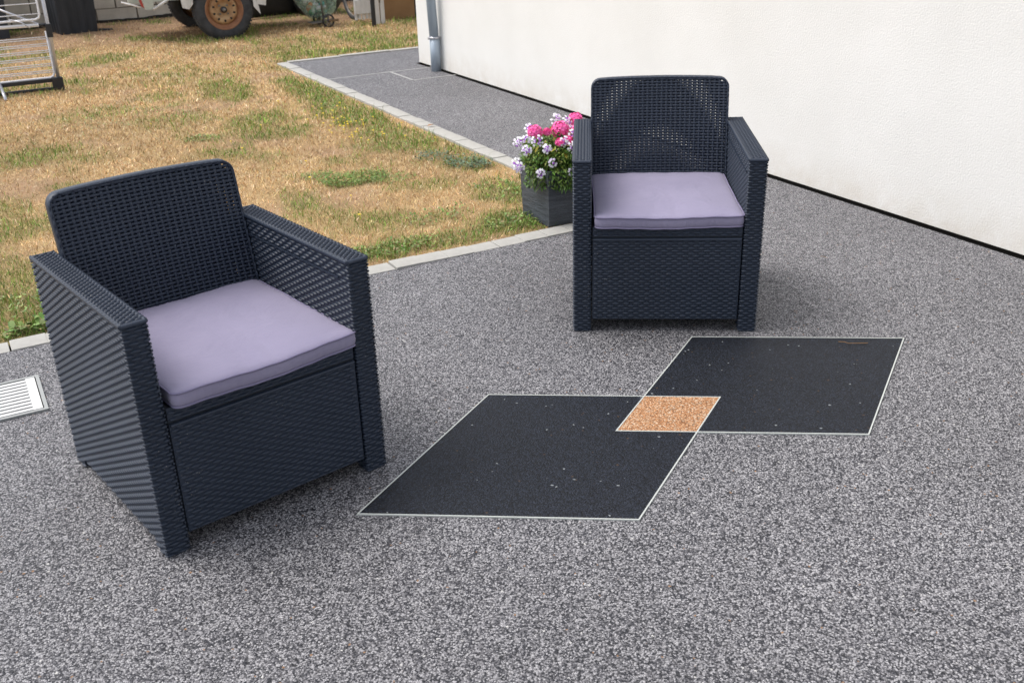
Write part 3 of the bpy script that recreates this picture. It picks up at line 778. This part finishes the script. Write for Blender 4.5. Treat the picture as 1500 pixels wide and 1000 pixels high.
for _ in range(900):
    a = random.uniform(-PI, 0); rad = .155 + random.random() * .025; x_ = rad * math.cos(a) * 1.1; y_ = rad * math.sin(a) * 1.1
    hangs.append((max(-.19, min(.19, x_)), max(-.185, y_), random.uniform(.20, .30)))
for _ in range(160): hangs.append((random.gauss(.03, .05), -.158 - random.random() * .02, random.uniform(.20, .29)))
foliage('hanging_foliage', vb, hangs, .025, [(.05, .11, .018), (.08, .15, .025), (.11, .18, .03)], droop=.8)
WH = [(2.381, 4.25, .427), (2.412, 4.23, .446), (2.48, 4.15, .405), (2.366, 4.25, .328), (2.43, 4.13, .296), (2.498, 4.13, .338), (2.60, 4.12, .281), (2.625, 4.15, .392),
      (2.661, 4.14, .345), (2.672, 4.14, .298), (2.66, 4.2, .44), (2.455, 4.2, .437), (2.60, 4.18, .417), (2.661, 4.35, .50), (2.69, 4.3, .485), (2.395, 4.2, .40), (2.35, 4.2, .322), (2.75, 4.2, .40), (2.80, 4.25, .36), (2.70, 4.45, .45), (2.56, 4.45, .44), (2.78, 4.4, .42)]
ends = []
for u, v, z in WH:
    lx, ly = u - 2.632, v - 4.305
    c = Vector((lx, ly, z)); nrm = (Vector((lx * 1.2, ly * 1.2 - .35, z - .25))).normalized()
    ax = nrm.cross(Vector((0, 0, 1))).normalized(); ay = nrm.cross(ax)
    V = []; F = []; Cc = []; hsz = random.uniform(.75, 1.3)
    fl_ = [(0, 0)] * 2 + [(r, a) for r, n_ in ((.011 * hsz, 6), (.021 * hsz, 9)) for a in [2 * PI * k / n_ + random.random() * .9 for k in range(n_)]]
    for r, a in fl_:
        if r < .01 and random.random() < .8: continue
        fc = c + ax * (r * math.cos(a)) + ay * (r * math.sin(a)) + nrm * (.010 - r * .45 + random.uniform(-.002, .002))
        fn = (nrm + (ax * math.cos(a) + ay * math.sin(a)) * r * 22).normalized(); fx = fn.cross(Vector((.3, .2, 1))).normalized(); fy = fn.cross(fx)
        base = random.random() * 6
        for k in range(5):
            t = base + 2 * PI * k / 5; s = .0073
            d_ = fx * math.cos(t) + fy * math.sin(t); e_ = fx * -math.sin(t) + fy * math.cos(t)
            i0 = len(V)
            V += [tuple(fc), tuple(fc + d_ * s * .6 - e_ * s * .45), tuple(fc + d_ * s * 1.05), tuple(fc + d_ * s * .6 + e_ * s * .45)]
            F.append((i0, i0 + 1, i0 + 2, i0 + 3))
            pu = random.choice([(.36, .07, .58), (.5, .2, .7)]) if (r < .015 and random.random() < .55) or random.random() < .08 else (.93, .91, .95); wh_ = (.93, .91, .95); Cc += [pu, pu, wh_ if r > .015 else pu, pu]
    mesh_np('flower_head', V, F, 'petal_white', np.array(Cc), vb)
    ends.append(c)
stems('stem', vb, ends, .0018)
ge = empty('geranium', W(2.632, 4.305), TH); tag(ge, 'bright pink geranium rising above the verbena in the planter', 'flowers')
PK = [(2.472, 4.25, .468, .034), (2.535, 4.24, .462, .016), (2.625, 4.26, .458, .042), (2.628, 4.2, .412, .026), (2.585, 4.2, .408, .022), (2.71, 4.25, .44, .03), (2.69, 4.19, .408, .02), (2.77, 4.35, .47, .035)]
ends = []
for u, v, z, R0 in PK:
    lx, ly = u - 2.632, v - 4.305; c = Vector((lx, ly, z)); mb = MB()
    nf = int(16 + R0 * 1100)
    for k in range(nf):
        zz = 1 - 1.55 * (k + .5) / nf; a = k * 2.39996; rr_ = math.sqrt(max(0, 1 - zz * zz))
        nrm = Vector((rr_ * math.cos(a), rr_ * math.sin(a), zz)).normalized(); rad = R0 * random.uniform(.75, 1.08)
        fc = c + nrm * rad; fx = nrm.cross(Vector((.31, .2, .9))).normalized(); fy = nrm.cross(fx); b0_ = random.random() * 6
        s = random.uniform(.010, .0135)
        for q in range(5):
            t = b0_ + 2 * PI * q / 5; d_ = fx * math.cos(t) + fy * math.sin(t); e_ = fx * -math.sin(t) + fy * math.cos(t)
            lift = nrm * s * .25
            mb.add([fc, fc + d_ * s * .55 - e_ * s * .42 + lift, fc + d_ * s + lift * .6, fc + d_ * s * .55 + e_ * s * .42 + lift], [(0, 1, 2, 3)])
    mb.build('flower_head', 'pink', ge, fix=False); ends.append(c)
stems('stem', ge, ends, .0028)
foliage('foliage', ge, dome(340, .16, .16, .35, .10, .3), .05, [(.10, .18, .03), (.16, .22, .04), (.3, .26, .03)])

# ================================================================== bits on the paving
tw = MB().tube([(0, 0, .0), (.018, -.012, .003), (.03, -.022, .001), (.10, -.03, .0)], .0016, 5).build('twig', 'twig', loc=(1.205, 3.40, .009), rz=.1)
tag(tw, 'thin bent brown twig lying on the far black diamond', 'twig')
lf = MB().add([(0, 0, 0), (.02, -.012, .006), (.045, -.01, .012), (.06, 0, .008), (.045, .012, .004), (.02, .012, .01)], [(0, 1, 2, 5), (5, 2, 3, 4)]).build('dry_leaf', 'dryleaf', loc=W(2.93, 6.55, .012), rz=.4, smooth=True)
tag(lf, 'curled brown dead leaf on the path edging', 'leaf')
for i, (xx, yy) in enumerate(((1.52, 4.62), (1.43, 4.3), (1.9, 4.0))):
    o = MB().tube([(0, 0, 0), (.01, .012, .002), (.012, .03, .001)], .0012, 4).build('dry_stalk', 'twig', loc=(xx, yy, .002), rz=i * 1.3)
    tag(o, ['tiny dry grass stalk on the paving, nearest the far armchair', 'tiny dry grass stalk on the paving near the white wall', 'tiny dry grass stalk on the paving furthest right'][i], 'stalk')

# ================================================================== background things
# drying rack standing upright
rk = empty('drying_rack', W(.93, 9.80), TH); tag(rk, 'folded silver clothes drying rack standing upright at the left edge of the lawn', 'drying rack')
WL = -1.15
MB().tube([(-.012, 0, .10), (-.008, 0, .50), (-.002, 0, 1.35)], .016, 10).build('post', 'alu', rk, smooth=True)
MB().tube([(WL, 0, .10), (WL, 0, 1.35)], .016, 10).build('post', 'alu', rk, smooth=True)
MB().box(-.07, -.03, .012, .02, .03, .115).build('foot', 'blackp', rk, bevel=.006)
MB().box(WL - .02, -.03, .012, WL + .07, .03, .115).build('foot', 'blackp', rk, bevel=.006)
MB().box(-.032, -.024, .45, .016, .024, .56).build('hinge', 'blackp', rk, bevel=.004)
MB().box(WL - .022, -.024, .40, WL + .022, .024, .52).build('hinge', 'blackp', rk, bevel=.004)
MB().box(WL + .071, -.012, .078, -.071, .012, .110).build('lower_bar', 'blackp', rk, bevel=.004)
MB().box(WL + .071, -.022, .012, -.071, .006, .038).build('lower_bar', 'blackp', rk, bevel=.004)
MB().tube([(WL + .03, 0, .57), (-.08, 0, .555)], .014, 10).build('crossbar', 'wire', rk, smooth=True)
MB().tube([(-.08, 0, .555), (-.02, 0, .553)], .014, 10).build('bar_end', 'blackp', rk, smooth=True)
def wing(z0, z1, xr, rows, dbl):
    fr = MB().tube([(WL + .05, .012, z0), (xr - .04, .012, z0), (xr - .012, .012, z0 + .012), (xr, .012, z0 + .04), (xr + .0, .012, z1)], .009, 8)
    fr.build('wing_frame', 'wire', rk, smooth=True)
    w0 = None
    for i in range(rows):
        z = z0 + .045 + (z1 - z0 - .05) * i / rows
        for q in ((0, .016) if dbl else (0,)):
            o = MB().tube([(WL + .05, .012, 0), (xr, .012, 0)], .0046, 6).build('wire', 'wire', rk, smooth=True) if w0 is None else w0.copy()
            if w0 is not None: sc.collection.objects.link(o)
            w0 = w0 or o; o.location = (0, 0, z + q)
wing(.115, .50, -.034, 6, True)
wing(.60, 1.25, -.055, 7, False)
MB().tube([(-.30, -.02, .62), (-.22, -.10, .60), (-.16, -.12, .55)], .006, 6).build('hook', 'alu', rk, smooth=True)
MB().tube([(-.045, .05, .54), (-.40, .10, .72)], .009, 8).build('folding_strut', 'alu', rk, smooth=True)
MB().tube([(WL + .1, .06, .52), (WL + .5, .10, .72)], .009, 8).build('folding_strut', 'alu', rk, smooth=True)
MB().tube([(-.48, -.0, .10), (-.475, -.30, .02)], .014, 8).build('leg', 'alu', rk, smooth=True)

# garden wall of painted concrete blocks
gw = empty('garden_wall', W(0, 14.35), TH); tag(gw, 'old garden wall of pale painted concrete blocks with a black stained foot', 'wall')
MB().box(-3.2, .02, -.1, 5.6, .2, 1.38).build('mortar_core', 'mortar', gw)
bl = None
for r in range(7):
    for c in range(-6, 12):
        x0_ = -.0 + c * .50 + (r % 2) * .25 - .05
        if bl is None:
            bms = [MB().box(0, 0, 0, .485, .03, .187).build('block', 'block', gw, bevel=.006) for _ in range(3)]
            for i, bb in enumerate(bms):
                for vtx in bb.data.vertices: vtx.co += Vector((random.uniform(-.004, .004), random.uniform(-.004, .004), random.uniform(-.005, .005)))
            bl = list(bms)
        if bl: o = bl.pop()
        else: o = random.choice(bms).copy(); sc.collection.objects.link(o)
        o.parent = gw; o.location = (x0_, -.008 + random.uniform(-.004, .004), .0 + r * .198)
ft = MB(); vs = []; n = 160
for i in range(n + 1):
    x_ = -3.2 + 8.8 * i / n; h = .05 + .035 * float(fbm(np.array(x_ * 2.), np.array(3.), 3)) + random.uniform(-.006, .006) + (.03 if random.random() < .04 else 0)
    vs += [(x_, -.030, -.05), (x_, -.020, h)]
fs = [(2 * i, 2 * i + 2, 2 * i + 3, 2 * i + 1) for i in range(n)]
base = len(vs); vs += [(a, .03, c) for a, b, c in vs]
fs += [(2 * i + 1, 2 * i + 3, base + 2 * i + 3, base + 2 * i + 1) for i in range(n)]
ft.add(vs, fs).build('footing', 'footing', gw, fix=False)

# bins
def ribbed_bin(name, u, v, rz, hw, hd, h, lab, taper=1.16):
    r = empty(name, W(u, v), TH + rz); mb = MB(); n = 9; ring = []
    for sx, sy, ex, ey in ((-1, -1, 1, -1), (1, -1, 1, 1), (1, 1, -1, 1), (-1, 1, -1, -1)):
        for k in range(n * 2):
            t = k / (n * 2); x_ = sx + (ex - sx) * t; y_ = sy + (ey - sy) * t; q = 1 - (.018 if (k % 4) in (2, 3) else 0)
            ring.append((x_ * hw * q, y_ * hd * q))
    L = len(ring); zs = [(.0, 1), (.03, 1.01), (h * .5, 1 + (taper - 1) * .5), (h, taper), (h + .0, taper * 1.05), (h + .04, taper * 1.05)]
    vs = [(x_ * s, y_ * s, z) for z, s in zs for x_, y_ in ring]
    fs = [(i * L + k, i * L + (k + 1) % L, (i + 1) * L + (k + 1) % L, (i + 1) * L + k) for i in range(len(zs) - 1) for k in range(L)] + [tuple(range(L))[::-1], tuple((len(zs) - 1) * L + k for k in range(L))]
    mb.add(vs, fs).build('bin_body', 'binp', r)
    MB().box(-hw * taper * 1.08, -hd * taper * 1.08, h + .042, hw * taper * 1.08, hd * taper * 1.08, h + .075).build('lid', 'blackp', r, bevel=.01)
    MB().tube([(-hw * .8, -hd * taper * 1.02, h - .08), (-hw * .8, -hd * taper * 1.1 - .03, h - .06), (hw * .8, -hd * taper * 1.1 - .03, h - .06), (hw * .8, -hd * taper * 1.02, h - .08)], .012, 6).build('handle', 'blackp', r, smooth=True)
    return tag(r, lab, 'bin', 'black plastic bins by the garden wall')
ribbed_bin('garden_bin', 1.565, 13.72, .22, .215, .2, .92, 'dusty black ribbed plastic bin by the pale wall, right of the drying rack')
ribbed_bin('garden_bin', .60, 13.85, .05, .24, .2, .92, 'black plastic bin by the pale wall, partly behind the drying rack')
st_ = MB().add([(0, 0, 0), (.16, -.02, 0), (.15, .03, .02), (.0, .04, .028), (0, 0, .022), (.16, -.02, .016)], [(0, 1, 5, 4), (4, 5, 2, 3), (1, 2, 5), (0, 4, 3)]).build('slate_piece', 'binp', loc=W(1.84, 13.62, .012), rz=TH)
tag(st_, 'flat dark slate offcut on the ground beside the ribbed bin', 'slate')

# trailer
tr = empty('trailer', W(2.965, 11.94), TH); tag(tr, 'old pale green car trailer with rusty wheels parked by the garden wall', 'trailer')
def wheel(y0_, out):
    wroot = MB()
    R0 = .325; s = out
    tyre_p = [(.215, y0_), (.235, y0_ - s * .006), (.27, y0_ - s * .010), (.300, y0_ - s * .006), (.318, y0_ + s * .010), (.325, y0_ + s * .035), (.326, y0_ + s * .08), (.325, y0_ + s * .13), (.318, y0_ + s * .152), (.27, y0_ + s * .17), (.215, y0_ + s * .162)]
    t = MB().lathe(tyre_p, 48, 'y', (0, 0, 0)).build('wheel', 'tyre', tr, smooth=True); t.location = (0, 0, R0 - .008)
    tb = MB()
    for k in range(56):
        a = 2 * PI * k / 56
        for yy in (.03, .075, .12):
            c = Vector((math.cos(a) * .325, y0_ + s * yy, math.sin(a) * .325)); tg = Vector((-math.sin(a), 0, math.cos(a))); rr_ = Vector((math.cos(a), 0, math.sin(a)))
            vs = [c + tg * (i * .012) + Vector((0, j * .016, 0)) + rr_ * k2 * .006 for k2 in (-1, 1) for i, j in ((-1, -1), (1, -1), (1, 1), (-1, 1))]
            tb.add(vs, [(4, 5, 6, 7), (0, 1, 5, 4), (1, 2, 6, 5), (2, 3, 7, 6), (3, 0, 4, 7)])
    tb.build('tread', 'tyre', t)
    rim = MB().lathe([(.216, y0_ + s * .002), (.208, y0_ - s * .004), (.200, y0_ + s * .004), (.196, y0_ + s * .022), (.178, y0_ + s * .035), (.165, y0_ + s * .060), (.160, y0_ + s * .062)], 40, 'y')
    rim.build('rim', 'rust_dark', t, smooth=True)
    disc = MB().lathe([(.162, y0_ + s * .060), (.150, y0_ + s * .034), (.135, y0_ + s * .024), (.112, y0_ + s * .022), (.098, y0_ + s * .030), (.085, y0_ + s * .044), (.05, y0_ + s * .046), (.0, y0_ + s * .046)], 40, 'y')
    disc.build('disc', 'rust', t, smooth=True)
    hs2 = MB()
    for k in range(10):
        a = 2 * PI * (k + .5) / 10; c = Vector((math.cos(a) * .118, y0_ + s * .0155, math.sin(a) * .118)); rr_ = Vector((math.cos(a), 0, math.sin(a))); tg = Vector((-math.sin(a), 0, math.cos(a)))
        vs = [c + rr_ * (i * .013) + tg * (j * .010) + Vector((0, k2, 0)) for k2 in (0, s * .008) for i, j in ((-1, -.6), (-.6, -1), (.6, -1), (1, -.6), (1, .6), (.6, 1), (-.6, 1), (-1, .6))]
        hs2.add(vs, [tuple(range(8))] + [(i, (i + 1) % 8, 8 + (i + 1) % 8, 8 + i) for i in range(8)])
    hs2.build('vent_hole', 'plinth', t)['kind'] = 'stuff'
    nu_ = MB()
    for k in range(4):
        a = PI / 4 + PI / 2 * k; nu_.tube([(math.cos(a) * .062, y0_ + s * .046, math.sin(a) * .062), (math.cos(a) * .062, y0_ + s * .026, math.sin(a) * .062)], .011, 6)
    nu_.build('wheel_nut', 'steel', t)['kind'] = 'stuff'
    MB().tube([(0, y0_ + s * .046, 0), (0, y0_ + s * .006, 0)], .034, 20).build('hub_ring', 'blackp', t, smooth=True)
    MB().tube([(0, y0_ + s * .02, 0), (0, y0_ - s * .006, 0)], [.024, .018], 16).build('hub_cap', 'steel', t, smooth=True)
    return t
wheel(0, 1); wheel(1.42, -1)
MB().tube([(0, .16, .31), (0, 1.26, .31)], .03, 10).build('axle', 'steel', tr, smooth=True)
body = MB().box(-.95, .05 + .18, .50, 1.05, 1.2, .86); body.build('body', 'trailer', tr, bevel=.01)
MB().box(-.97, .22, .44, 1.07, .26, .52).build('chassis_rail', 'trailer', tr); MB().box(-.97, 1.16, .44, 1.07, 1.2, .52).build('chassis_rail', 'trailer', tr)
def guard(yc):
    mb = MB(); vs = []; n = 22
    for k in range(n + 1):
        a = math.radians(9 + 162 * k / n); rr_ = .375
        for yy in (yc - .11, yc + .11): vs.append((math.cos(a) * rr_, yy, .317 + math.sin(a) * rr_))
    fs = [(2 * i, 2 * i + 2, 2 * i + 3, 2 * i + 1) for i in range(n)]
    o = mb.add(vs, fs).build('mudguard', 'trailer', tr, smooth=True, fix=False); md = o.modifiers.new('solid', 'SOLIDIFY'); md.thickness = .006
guard(.09); guard(1.33)
# mudguard ends with pointed brackets
MB().add([(-.475, -.02, .62), (-.33, -.02, .62), (-.335, -.02, .41), (-.385, -.02, .355), (-.455, -.02, .375), (-.475, -.012, .62), (-.33, -.012, .62), (-.335, -.012, .41), (-.385, -.012, .355), (-.455, -.012, .375)],
         [(4, 3, 2, 1, 0), (5, 6, 7, 8, 9), (0, 1, 6, 5), (1, 2, 7, 6), (2, 3, 8, 7), (3, 4, 9, 8), (4, 0, 5, 9)]).build('mudguard_bracket', 'white_paint', tr)
MB().add([(.33, -.02, .60), (.52, -.02, .60), (.47, -.02, .33), (.385, -.02, .35), (.40, -.02, .24), (.33, -.02, .33), (.33, -.012, .60), (.52, -.012, .60), (.47, -.012, .33), (.385, -.012, .35), (.40, -.012, .24), (.33, -.012, .33)],
         [(5, 4, 3, 2, 1, 0), (6, 7, 8, 9, 10, 11), (0, 1, 7, 6), (1, 2, 8, 7), (2, 3, 9, 8), (3, 4, 10, 9), (4, 5, 11, 10), (5, 0, 6, 11)]).build('mudguard_bracket', 'white_paint', tr)
MB().tube([(-.50, .1, .50), (-.76, .0, .385)], .014, 8).build('stay_rod', 'white_paint', tr, smooth=True)
MB().add([(-.87, 0, .55), (-.74, 0, .55), (-.755, 0, .385), (-.84, 0, .385), (-.87, .05, .55), (-.74, .05, .55), (-.755, .05, .385), (-.84, .05, .385)],
         [(3, 2, 1, 0), (4, 5, 6, 7), (0, 1, 5, 4), (1, 2, 6, 5), (2, 3, 7, 6), (3, 0, 4, 7)]).build('prop_stand', 'trailer', tr)
MB().add([(-.91, .02, .55), (-.875, .02, .55), (-.85, .02, .40), (-.875, .02, .42), (-.91, .03, .55), (-.875, .03, .55), (-.85, .03, .40), (-.875, .03, .42)],
         [(3, 2, 1, 0), (4, 5, 6, 7), (0, 1, 5, 4), (1, 2, 6, 5), (2, 3, 7, 6), (3, 0, 4, 7)]).build('reflector', 'red', tr)
MB().tube([(-.88, .03, .41), (-1.06, .12, .47)], .010, 6).build('stay_rod', 'white_paint', tr, smooth=True)
MB().box(-1.9, .66, .56, -.95, .72, .62).build('drawbar', 'trailer', tr)

# black tub lying by the wall
tb_ = empty('black_tub', W(4.0, 13.75), TH); tag(tb_, 'large black plastic tub with rounded foot standing behind the trailer wheel', 'tub')
ring = []
for k in range(28):
    a = 2 * PI * k / 28; c, s = math.cos(a), math.sin(a); ring.append((.42 * math.copysign(abs(c) ** .5, c), .24 * math.copysign(abs(s) ** .5, s)))
zs = [(.012, .84), (.03, .92), (.08, .97), (.18, 1.0), (.42, 1.04), (.44, 1.07), (.46, 1.07), (.455, 1.0), (.1, .9)]
MB().add([(x_ * s, y_ * s, z) for z, s in zs for x_, y_ in ring], [(i * 28 + k, i * 28 + (k + 1) % 28, (i + 1) * 28 + (k + 1) % 28, (i + 1) * 28 + k) for i in range(8) for k in range(28)] + [tuple(range(28))[::-1], tuple(8 * 28 + k for k in range(28))]).build('tub_shell', 'blackp', tb_, smooth=True)
MB().tube([(.36, -.27, .38), (.40, -.29, .2), (.41, -.27, .06)], .008, 6).build('rope', 'concrete', tb_, smooth=True)
pl = MB().box(-.5, -.32, .004, .45, -.27, .022).build('timber_batten', 'dirt_brown', loc=W(3.9, 13.66, 0), rz=TH); tag(pl, 'thin timber batten on the ground in front of the black tub', 'timber')

# rubbish bag on a sack truck
tk = empty('sack_truck', W(4.22, 12.10), TH); tag(tk, 'small two wheeled sack truck carrying the green rubbish bag', 'sack truck')
def tw_(x_):
    t = MB().lathe([(.060, -.014), (.074, -.016), (.078, 0), (.074, .016), (.060, .014), (.060, -.014)], 24, 'y').build('wheel', 'blackp', tk, smooth=True); t.location = (x_, 0, .078)
    sp = MB()
    for k in range(5):
        a = 2 * PI * k / 5 + .3; sp.box(-.001, -.001, -.001, .001, .001, .001); d_ = Vector((math.cos(a), 0, math.sin(a))); q = Vector((-math.sin(a), 0, math.cos(a)))
        sp.add([d_ * .015 - q * .011 + Vector((0, -.008, 0)), d_ * .062 - q * .008 + Vector((0, -.008, 0)), d_ * .062 + q * .008 + Vector((0, -.008, 0)), d_ * .015 + q * .011 + Vector((0, -.008, 0)),
                d_ * .015 - q * .011 + Vector((0, .008, 0)), d_ * .062 - q * .008 + Vector((0, .008, 0)), d_ * .062 + q * .008 + Vector((0, .008, 0)), d_ * .015 + q * .011 + Vector((0, .008, 0))],
               [(0, 1, 2, 3), (7, 6, 5, 4), (0, 4, 5, 1), (1, 5, 6, 2), (2, 6, 7, 3), (3, 7, 4, 0)])
    sp.build('spokes', 'steel', t)
    MB().tube([(0, -.02, 0), (0, .02, 0)], .016, 12).build('hub', 'blackp', t, smooth=True)
tw_(0)
MB().box(.0, -.03, .066, .12, -.012, .092).build('axle_arm', 'dirt_brown', tk, bevel=.003)
MB().tube([(-.02, .10, .08), (-.02, .32, .95)], .012, 8).build('frame_tube', 'steel', tk, smooth=True)
MB().tube([(-.02, .36, .08), (-.02, .50, .95)], .012, 8).build('frame_tube', 'steel', tk, smooth=True)
MB().box(-.20, .03, .055, -.02, .2, .063).build('toe_plate', 'steel', tk)
t2_ = [c for c in tk.children if c.name.startswith('wheel')][0]
w2 = copy_tree(t2_, tk); w2.location = (.0, .34, .078)
bgm = MB(); n = 26; rings = []
prof = [(.0, .075), (.11, .09), (.18, .13), (.22, .20), (.25, .32), (.25, .45), (.23, .58), (.17, .68), (.07, .74), (.03, .78), (.06, .84)]
vs = []
for i, (r, z) in enumerate(prof):
    for k in range(n):
        a = 2 * PI * k / n; q = 1 + .10 * math.sin(3 * a + i) + .06 * math.sin(7 * a - i * 1.7)
        vs.append((r * q * math.cos(a) + (.02 if z < .3 else 0) * 1.0 - (z - .1) * .08, r * q * math.sin(a) * .85, z + .012 * math.sin(5 * a + i)))
bgm.add(vs, [(i * n + k, i * n + (k + 1) % n, (i + 1) * n + (k + 1) % n, (i + 1) * n + k) for i in range(len(prof) - 1) for k in range(n)])
bag = empty('rubbish_bag', W(4.20, 12.42), TH); tag(bag, 'translucent green rubbish bag full of plastic bottles beside the bicycle', 'bag')
bgm.build('bag_film', 'bag', bag, smooth=True, fix=False)
for i in range(46):
    a = random.uniform(0, 2 * PI); z = random.uniform(.14, .6); rr_ = random.uniform(.2, .8) * (.10 + .13 * min(1, (z - .1) / .2))
    c = Vector((rr_ * math.cos(a), rr_ * math.sin(a) * .8 - .02, z)); d_ = Vector((random.uniform(-1, 1), random.uniform(-.5, .5), random.uniform(-1, 1))).normalized() * random.uniform(.02, .05)
    mk = random.choice(['whitep', 'whitep', 'whitep', 'blue', 'orange', 'teal', 'green', 'alu'])
    MB().tube([c - d_, c - d_ * .3, c + d_ * .5, c + d_], [.02, .028, .026, .010], 10).build('bottle', mk, bag, smooth=True)

sk = MB(); n = 20; vs = []
sp2 = [(.12, .0), (.24, .03), (.30, .15), (.30, .32), (.24, .48), (.12, .60), (.05, .66), (.09, .74)]
for i, (r, z) in enumerate(sp2):
    for k in range(n):
        a = 2 * PI * k / n; q = 1 + .07 * math.sin(3 * a + i * .8) + .05 * math.sin(6 * a - i * 1.3)
        vs.append((r * q * math.cos(a), r * q * math.sin(a) * .8, z))
sk.add(vs, [(i * n + k, i * n + (k + 1) % n, (i + 1) * n + (k + 1) % n, (i + 1) * n + k) for i in range(len(sp2) - 1) for k in range(n)])
so = sk.build('dark_filler', 'blackp', loc=W(4.52, 13.35, 0), rz=TH, smooth=True, fix=False); tag(so, 'added black sack shape filling the dark area behind the bicycle and green bag', 'sack')  # invented sack shape, added only to darken the area behind the bag
# bicycle, front wheel turned to the viewer
bk = empty('bicycle', W(4.73, 12.50), TH); tag(bk, 'bicycle parked by the white gate, black tyred front wheel towards the lawn', 'bicycle')
def bwheel(cx, cy, ang):
    ax = Vector((math.cos(ang), math.sin(ang), 0)); Rr = .335
    loop = lambda r: [Vector((cx, cy, Rr)) + ax * (r * math.cos(2 * PI * k / 40)) + Vector((0, 0, r * math.sin(2 * PI * k / 40))) for k in range(40)]
    t = MB().tube(loop(.314), .024, 8, closed=True).build('wheel', 'tyre', bk, smooth=True)
    MB().tube(loop(.290), .011, 6, closed=True).build('rim', 'steel', t, smooth=True)
    sp = MB()
    for k in range(28):
        a = 2 * PI * k / 28; sp.tube([Vector((cx, cy, Rr)) + ax.cross(Vector((0, 0, 1))) * (.02 if k % 2 else -.02), Vector((cx, cy, Rr)) + ax * (.285 * math.cos(a)) + Vector((0, 0, .285 * math.sin(a)))], .0012, 3)
    sp.build('spokes', 'alu', t)
    sd_ = ax.cross(Vector((0, 0, 1))); MB().tube([Vector((cx, cy, Rr)) - sd_ * .05, Vector((cx, cy, Rr)) + sd_ * .05], .018, 10).build('hub', 'steel', t, smooth=True)
    return ax, sd_
an = math.radians(90)
ax, sd_ = bwheel(0, .10, an); bwheel(ax.x * 1.02, .10 + ax.y * 1.02, an)
C0 = Vector((0, .10, .335)); q = ax
fk = MB(); fk.tube([C0 + sd_ * .05, C0 + sd_ * .05 + Vector((0, 0, .36)), C0 + q * .06 + Vector((0, 0, .40))], .011, 8); fk.tube([C0 - sd_ * .05, C0 - sd_ * .05 + Vector((0, 0, .36)), C0 + q * .06 + Vector((0, 0, .40))], .011, 8)
fk.build('fork', 'steel', bk, smooth=True)
hd = C0 + q * .08 + Vector((0, 0, .42)); bb = C0 + q * .58 + Vector((0, 0, -.05)); sp_ = C0 + q * .66 + Vector((0, 0, .45)); rr2 = C0 + q * 1.02
fr = MB()
for a, b in ((hd, bb), (hd, sp_), (bb, sp_), (bb, rr2), (sp_, rr2), (hd, C0 + q * .12 + Vector((0, 0, .62)))): fr.tube([a, b], .016, 8)
fr.build('frame', 'steel', bk, smooth=True)
MB().tube([sp_, sp_ + Vector((0, 0, .12)) + q * .02], .012, 8).build('seat_post', 'alu', bk, smooth=True)
MB().lathe([(.0, -.02), (.06, -.015), (.08, .01), (.04, .03), (0, .03)], 14, 'z', tuple(sp_ + Vector((0, 0, .14)))).build('saddle', 'blackp', bk, smooth=True)
MB().tube([C0 + q * .12 + Vector((0, 0, .62)) - sd_ * .28, C0 + q * .12 + Vector((0, 0, .62)) + sd_ * .28], .012, 8).build('handlebar', 'steel', bk, smooth=True)
pm = MB().box(-.012, -.012, 0, .012, .012, 1.0).build('metal_stake', 'steel', loc=W(4.46, 12.85, -.01), rz=TH); tag(pm, 'thin grey metal stake between the rubbish bag and bicycle', 'stake')

# white gate panel, black post, white door leaf, brown board
gt = empty('white_gate', W(4.55, 12.0), TH); tag(gt, 'white painted picket gate panel leaning between bicycle and black post', 'gate')
MB().box(-.02, 0, .13, .21, .025, .29).build('rail', 'white_paint', gt, bevel=.004)
MB().box(-.02, 0, .62, .21, .025, .72).build('rail', 'white_paint', gt, bevel=.004)
p0_ = None
for i in range(5):
    o = MB().box(0, -.018, .06, .034, -.0005, .95).build('picket', 'white_paint', gt, bevel=.003) if p0_ is None else p0_.copy()
    if p0_ is not None: sc.collection.objects.link(o)
    p0_ = p0_ or o; o.location = (-.018 + i * .047, .019 * 0 + .045, (i % 2) * .008)
po = MB().box(-.03, -.02, -.02, .012, .02, 1.7).build('black_post', 'blackp', loc=W(4.655, 11.72, 0), rz=TH, bevel=.003); tag(po, 'slim black metal post standing left of the white door leaves', 'post')
wd = empty('white_door', W(4.76, 11.93), TH); tag(wd, 'pair of narrow peeling white shutter boards hinged together by the black post', 'shutter')
MB().box(-.012, 0, .004, .052, .03, 1.6).build('board', 'white_paint', wd, bevel=.003); MB().box(.068, .0, .004, .118, .03, 1.6).build('board', 'white_paint', wd, bevel=.003)
for z in (.25, .9): MB().tube([(.060, -.004, z), (.060, -.004, z + .10)], .008, 8).build('hinge', 'steel', wd, smooth=True)
cb = empty('brown_board', W(5.10, 12.22), TH); tag(cb, 'large plain brown board leaning upright beside the house corner', 'board')
MB().box(-.20, 0, .0, .30, .03, 1.5).build('panel', 'card', cb, bevel=.002); MB().box(.301, .0, 0, .325, .03, 1.5).build('dark_strip', 'blackp', cb)  # dark gap towards the house drawn as a solid black strip
MB().box(-.222, .0, 0, -.201, .03, 1.5).build('dark_strip', 'plinth', cb)
print('objects', len(bpy.data.objects))
